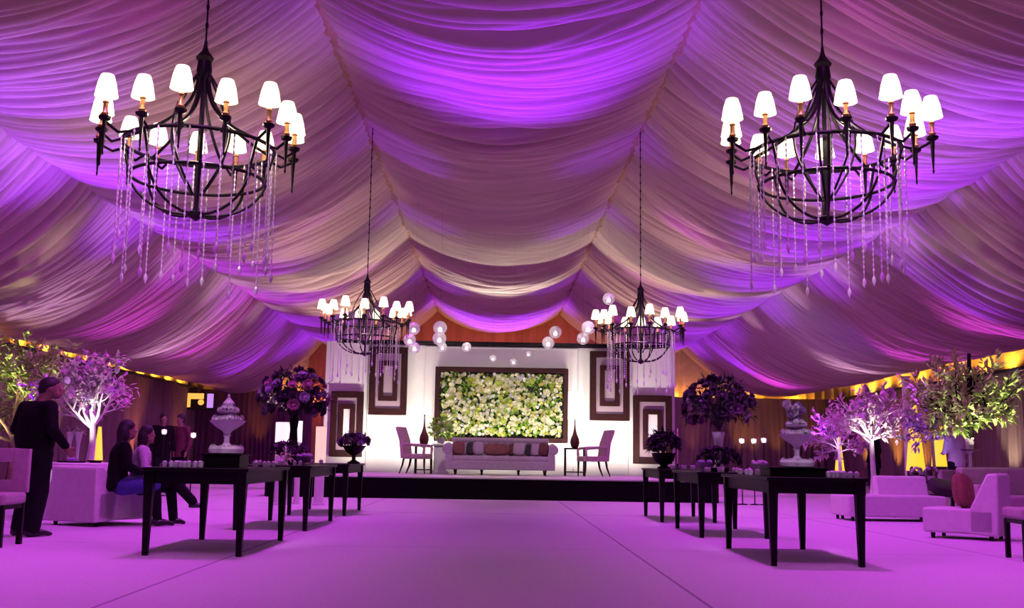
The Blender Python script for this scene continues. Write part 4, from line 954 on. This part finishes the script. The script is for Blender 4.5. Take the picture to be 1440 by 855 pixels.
# slopes: violet along the lower third on both sides, cream higher up
HL = (BL[0], BL[1]); HR = (BR[0], BR[1])
def on_slope(sd, u, y):
    A, B = (AL, BL) if sd < 0 else (AR, BR); q = A+(B-A)*u; return Vector((q[0], y, q[1]-.4*4*u*(1-u)))
for y, pw, c in ((13, 1700, VIO), (17, 3000, VIO), (21.5, 2100, VIO), (26, 1300, (.42, .04, 1)), (31, 1200, (.42, .04, 1)), (37, 1200, VIO), (43, 1500, VIO)):
    for sd in (-1, 1):
        t = on_slope(sd, .80, y); spot((t.x*.97, y+1.6, .5), t, c if sd < 0 else VIO, pw*(1.1 if sd < 0 else 1.35), 50, 1, .08)
spot((5.6, 17.6, .5), on_slope(1, .5, 15.5), VIO, 1800, 50, 1, .08)
for y, pw in ((18, 330), (24, 600), (29, 800), (33.5, 1500)):
    for sd in (-1, 1):
        t = on_slope(sd, .38, y); spot((t.x*.9, y+1.6, .5), t, CRM, pw, 50, 1, .08)
for y in (20, 26, 36, 43):      # violet along the two seams
    for sd in (-1, 1):
        t = Vector(((AL if sd < 0 else AR)[0]*.8, y, 6.8)); spot((t.x*.8, y+1.4, .5), t, VIO, 800, 26, 1, .05)
# pinkish glow along the lower edge of the slopes
for y, pw in ((17, 180), (21, 300), (25, 450), (29, 500), (34, 450)):
    for sd in (-1, 1):
        t = on_slope(sd, .97, y); spot((t.x*1.03, y+1, .6), t, LIL, pw, 22, 1, .05)
# near lining, warm and dim
spot((-3, 15, 1.2), (-6, 14, 7), CRM, 380, 90, 1, .1); spot((3.5, 15, 1.2), (6, 14, 7), CRM, 230, 90, 1, .1)
# side linings lit from the floor along the curtains
for (px, py, Yt, dy, c, pw) in ((70, 455, 23, -3, LIL, 900), (190, 485, 27, -4, MAG, 1500), (300, 515, 33, -4, MAG, 1900), (360, 535, 39, -4, VIO, 2200), (240, 450, 31, 0, LIL, 500),
                                (60, 350, 19, 6, CRM, 110), (430, 520, 42, 0, VIO, 1500),
                                (1400, 450, 23, -3, MAG, 1300), (1290, 505, 28, -4, MAG, 1900), (1200, 525, 33, -3, LIL, 1200), (1090, 530, 40, -4, MAG, 2000), (1020, 490, 40, -5, VIO, 1800),
                                (1400, 330, 19, 6, CRM, 110), (1340, 390, 21, -5, VIO, 900)):
    t = P(px, py, Yt); spot((t.x*1.0, Yt+DY(dy), .5), t, c, pw, 46, 1, .08)
# amber light above the side curtains and on the gable
for y in np.arange(16, 46, 1.7):
    y = float(y); spot((WLX-.08, y, WZ+.10), (WLX-.40, y+.1, WZ+1.2), AMB, 85, 155, .6, .04); spot((WRX+.08, y, WZ+.10), (WRX+.40, y+.1, WZ+1.2), AMB, 85, 155, .6, .04)
for x in (-4.5, -1.5, 1.5, 4.5):
    spot((x, 41, .6), (x*.95, 46, 6.2), AMB, 420, 80, 1, .1)
for x in (7.7, 9.2, 11, 13): point((x, YE+.28, WZ-.25), AMB, 60)
for x in (-8, -9.5, -11.2): point((x, YE+.28, WZ-.25), AMB, 45)
# white stage wash
for x in (-3.6, -2.45, -1.3, 0, 1.3, 2.45, 3.6):      # wall washers on the deck behind the furniture
    spot((x, 27.75, SZ+.12), (x*1.02, 29.0, 2.4), (1, .90, .76), 200, 130, 1, .1)
for x in (-2.2, 2.2): spot((x, 22.8, 5.6), (x*.6, 29.0, 2.2), WHT, 420, 42, .9, .15)
spot((0, 22.6, 5.8), (0, 25.6, SZ), WHT, 420, 70, .9, .15)
# pin spots added at ridge height to brighten centrepieces and the pale-shirted person
for (px, py, Y, c, pw, an) in ((317, 600, 10.05, (.95, .62, 1), 130, 9), (1121, 600, 10.0, (.85, .6, 1), 130, 9), (415, 560, 14.5, LIL, 40, 9), (1010, 570, 13.8, LIL, 150, 9), (1346, 635, 21.8, (.8, .65, 1), 130, 6)):
    t = P(px, py, Y); spot(((AL if t.x < 0 else AR)[0]*.95, Y-5.5, AL[1]-.8), t, c, pw*4.5, an+3, .8, .04)
# unseen point light added inside each chandelier to brighten its crystals
for (x, y, z) in CH: point((x, y, z+.72), (1, .82, .6), 26 if y < 12 else 30, .12)
# tree uplights
def tl(px, Y, z0, tz, col, pw, ang=60, dy=-.5, dx=0):
    p = P(px, 640, Y); spot((p.x+dx, Y+dy, z0), (p.x, Y, tz), col, pw*.62, ang*.72, .9, .16)
tl(126, 15.0, .85, 1.9, WHT, 130, 80, -.30); tl(112, 14.4, .45, 2.2, LIL, 160, 60, -1.1); tl(1226, 19.8, .35, 2.2, WHT, 700, 60, -1.0); tl(1240, 19.8, .35, 2.2, (1, .8, .8), 300, 60, -1.3); tl(1180, 23.2, .35, 2, LIL, 220, 55)
tl(1312, 21.8, .35, 2, (.5, .3, 1), 260, 55); tl(1364, 18.2, .5, 2.2, (1, .95, .5), 900, 60, -1.2, .35); tl(1385, 18.2, .5, 2.6, (1, .95, .5), 600, 60, -.9, .6); tl(1345, 18.2, .5, 2.5, (1, .92, .6), 600, 60, -1.0, -.3)
tl(14, 19.5, .4, 2.2, (1, .9, .4), 900, 65, -1.0); tl(36, 23, .4, 2.2, (1, .6, .2), 260, 55, -.5)
# warm and amber uplights grazing the side curtains
for (sd, Y, col, pw) in ((-1, 27.0, (1, .72, .45), 240), (-1, 31.0, (1, .72, .45), 200), (-1, 23.5, AMB, 420), (-1, 38.0, (1, .3, .08), 330), (-1, 43.0, (1, .3, .08), 260),
                         (1, 27.5, (1, .80, .5), 420), (1, 30.5, (1, .80, .5), 320), (1, 34.5, (1, .7, .4), 160), (1, 36.8, AMB, 420), (1, 39.5, AMB, 520), (1, 42.8, AMB, 480)):
    x = (WLX+.55) if sd < 0 else (WRX-.55); spot((x, Y, .15), (x+sd*.35, Y+.1, 2.6), col, pw, 70, 1, .05)
for (px, col, pw) in ((358, AMB, 330), (1046, AMB, 420), (1066, AMB, 260), (1098, AMB, 260), (1153, AMB, 260), (340, (1, .3, .1), 130), (978, (1, .35, .15), 160)):
    p = P(px, 640, 45.3); spot((p.x, 45.35, .15), (p.x, 45.9, 2.2), col, pw*.65, 32, 1, .05)
p = P(1237, 640, 24.3); spot((p.x+.25, 24.2, .2), (p.x+.1, 27, 1.9), (.08, .06, 1), 500, 50, 1, .05)
# white glow where fixtures by the poles hit the lining
for (px, py, Yt, pw) in ((40, 462, 29, 900), (150, 500, 34, 900), (1200, 530, 40, 1300), (1400, 488, 30, 1300)):
    t = P(px, py, Yt); spot((t.x*.99, Yt+.3, 1.0), t, (1, .85, .85), pw*1.4, 30, 1, .05)
w = bpy.data.worlds.new('world'); SC.world = w; w.use_nodes = True
bg = w.node_tree.nodes['Background']; bg.inputs[0].default_value = (.12, .05, .16, 1); bg.inputs[1].default_value = .12
SC.view_settings.view_transform = 'Standard'; SC.view_settings.look = 'None'; SC.view_settings.gamma = 1; SC.view_settings.exposure = 0
SC.view_settings.use_curve_mapping = False
SC.cycles.max_bounces = 5; SC.cycles.diffuse_bounces = 2; SC.cycles.use_denoising = True; SC.cycles.caustics_reflective = False; SC.cycles.caustics_refractive = False
SC.cycles.transparent_max_bounces = 8; SC.cycles.sample_clamp_indirect = 4
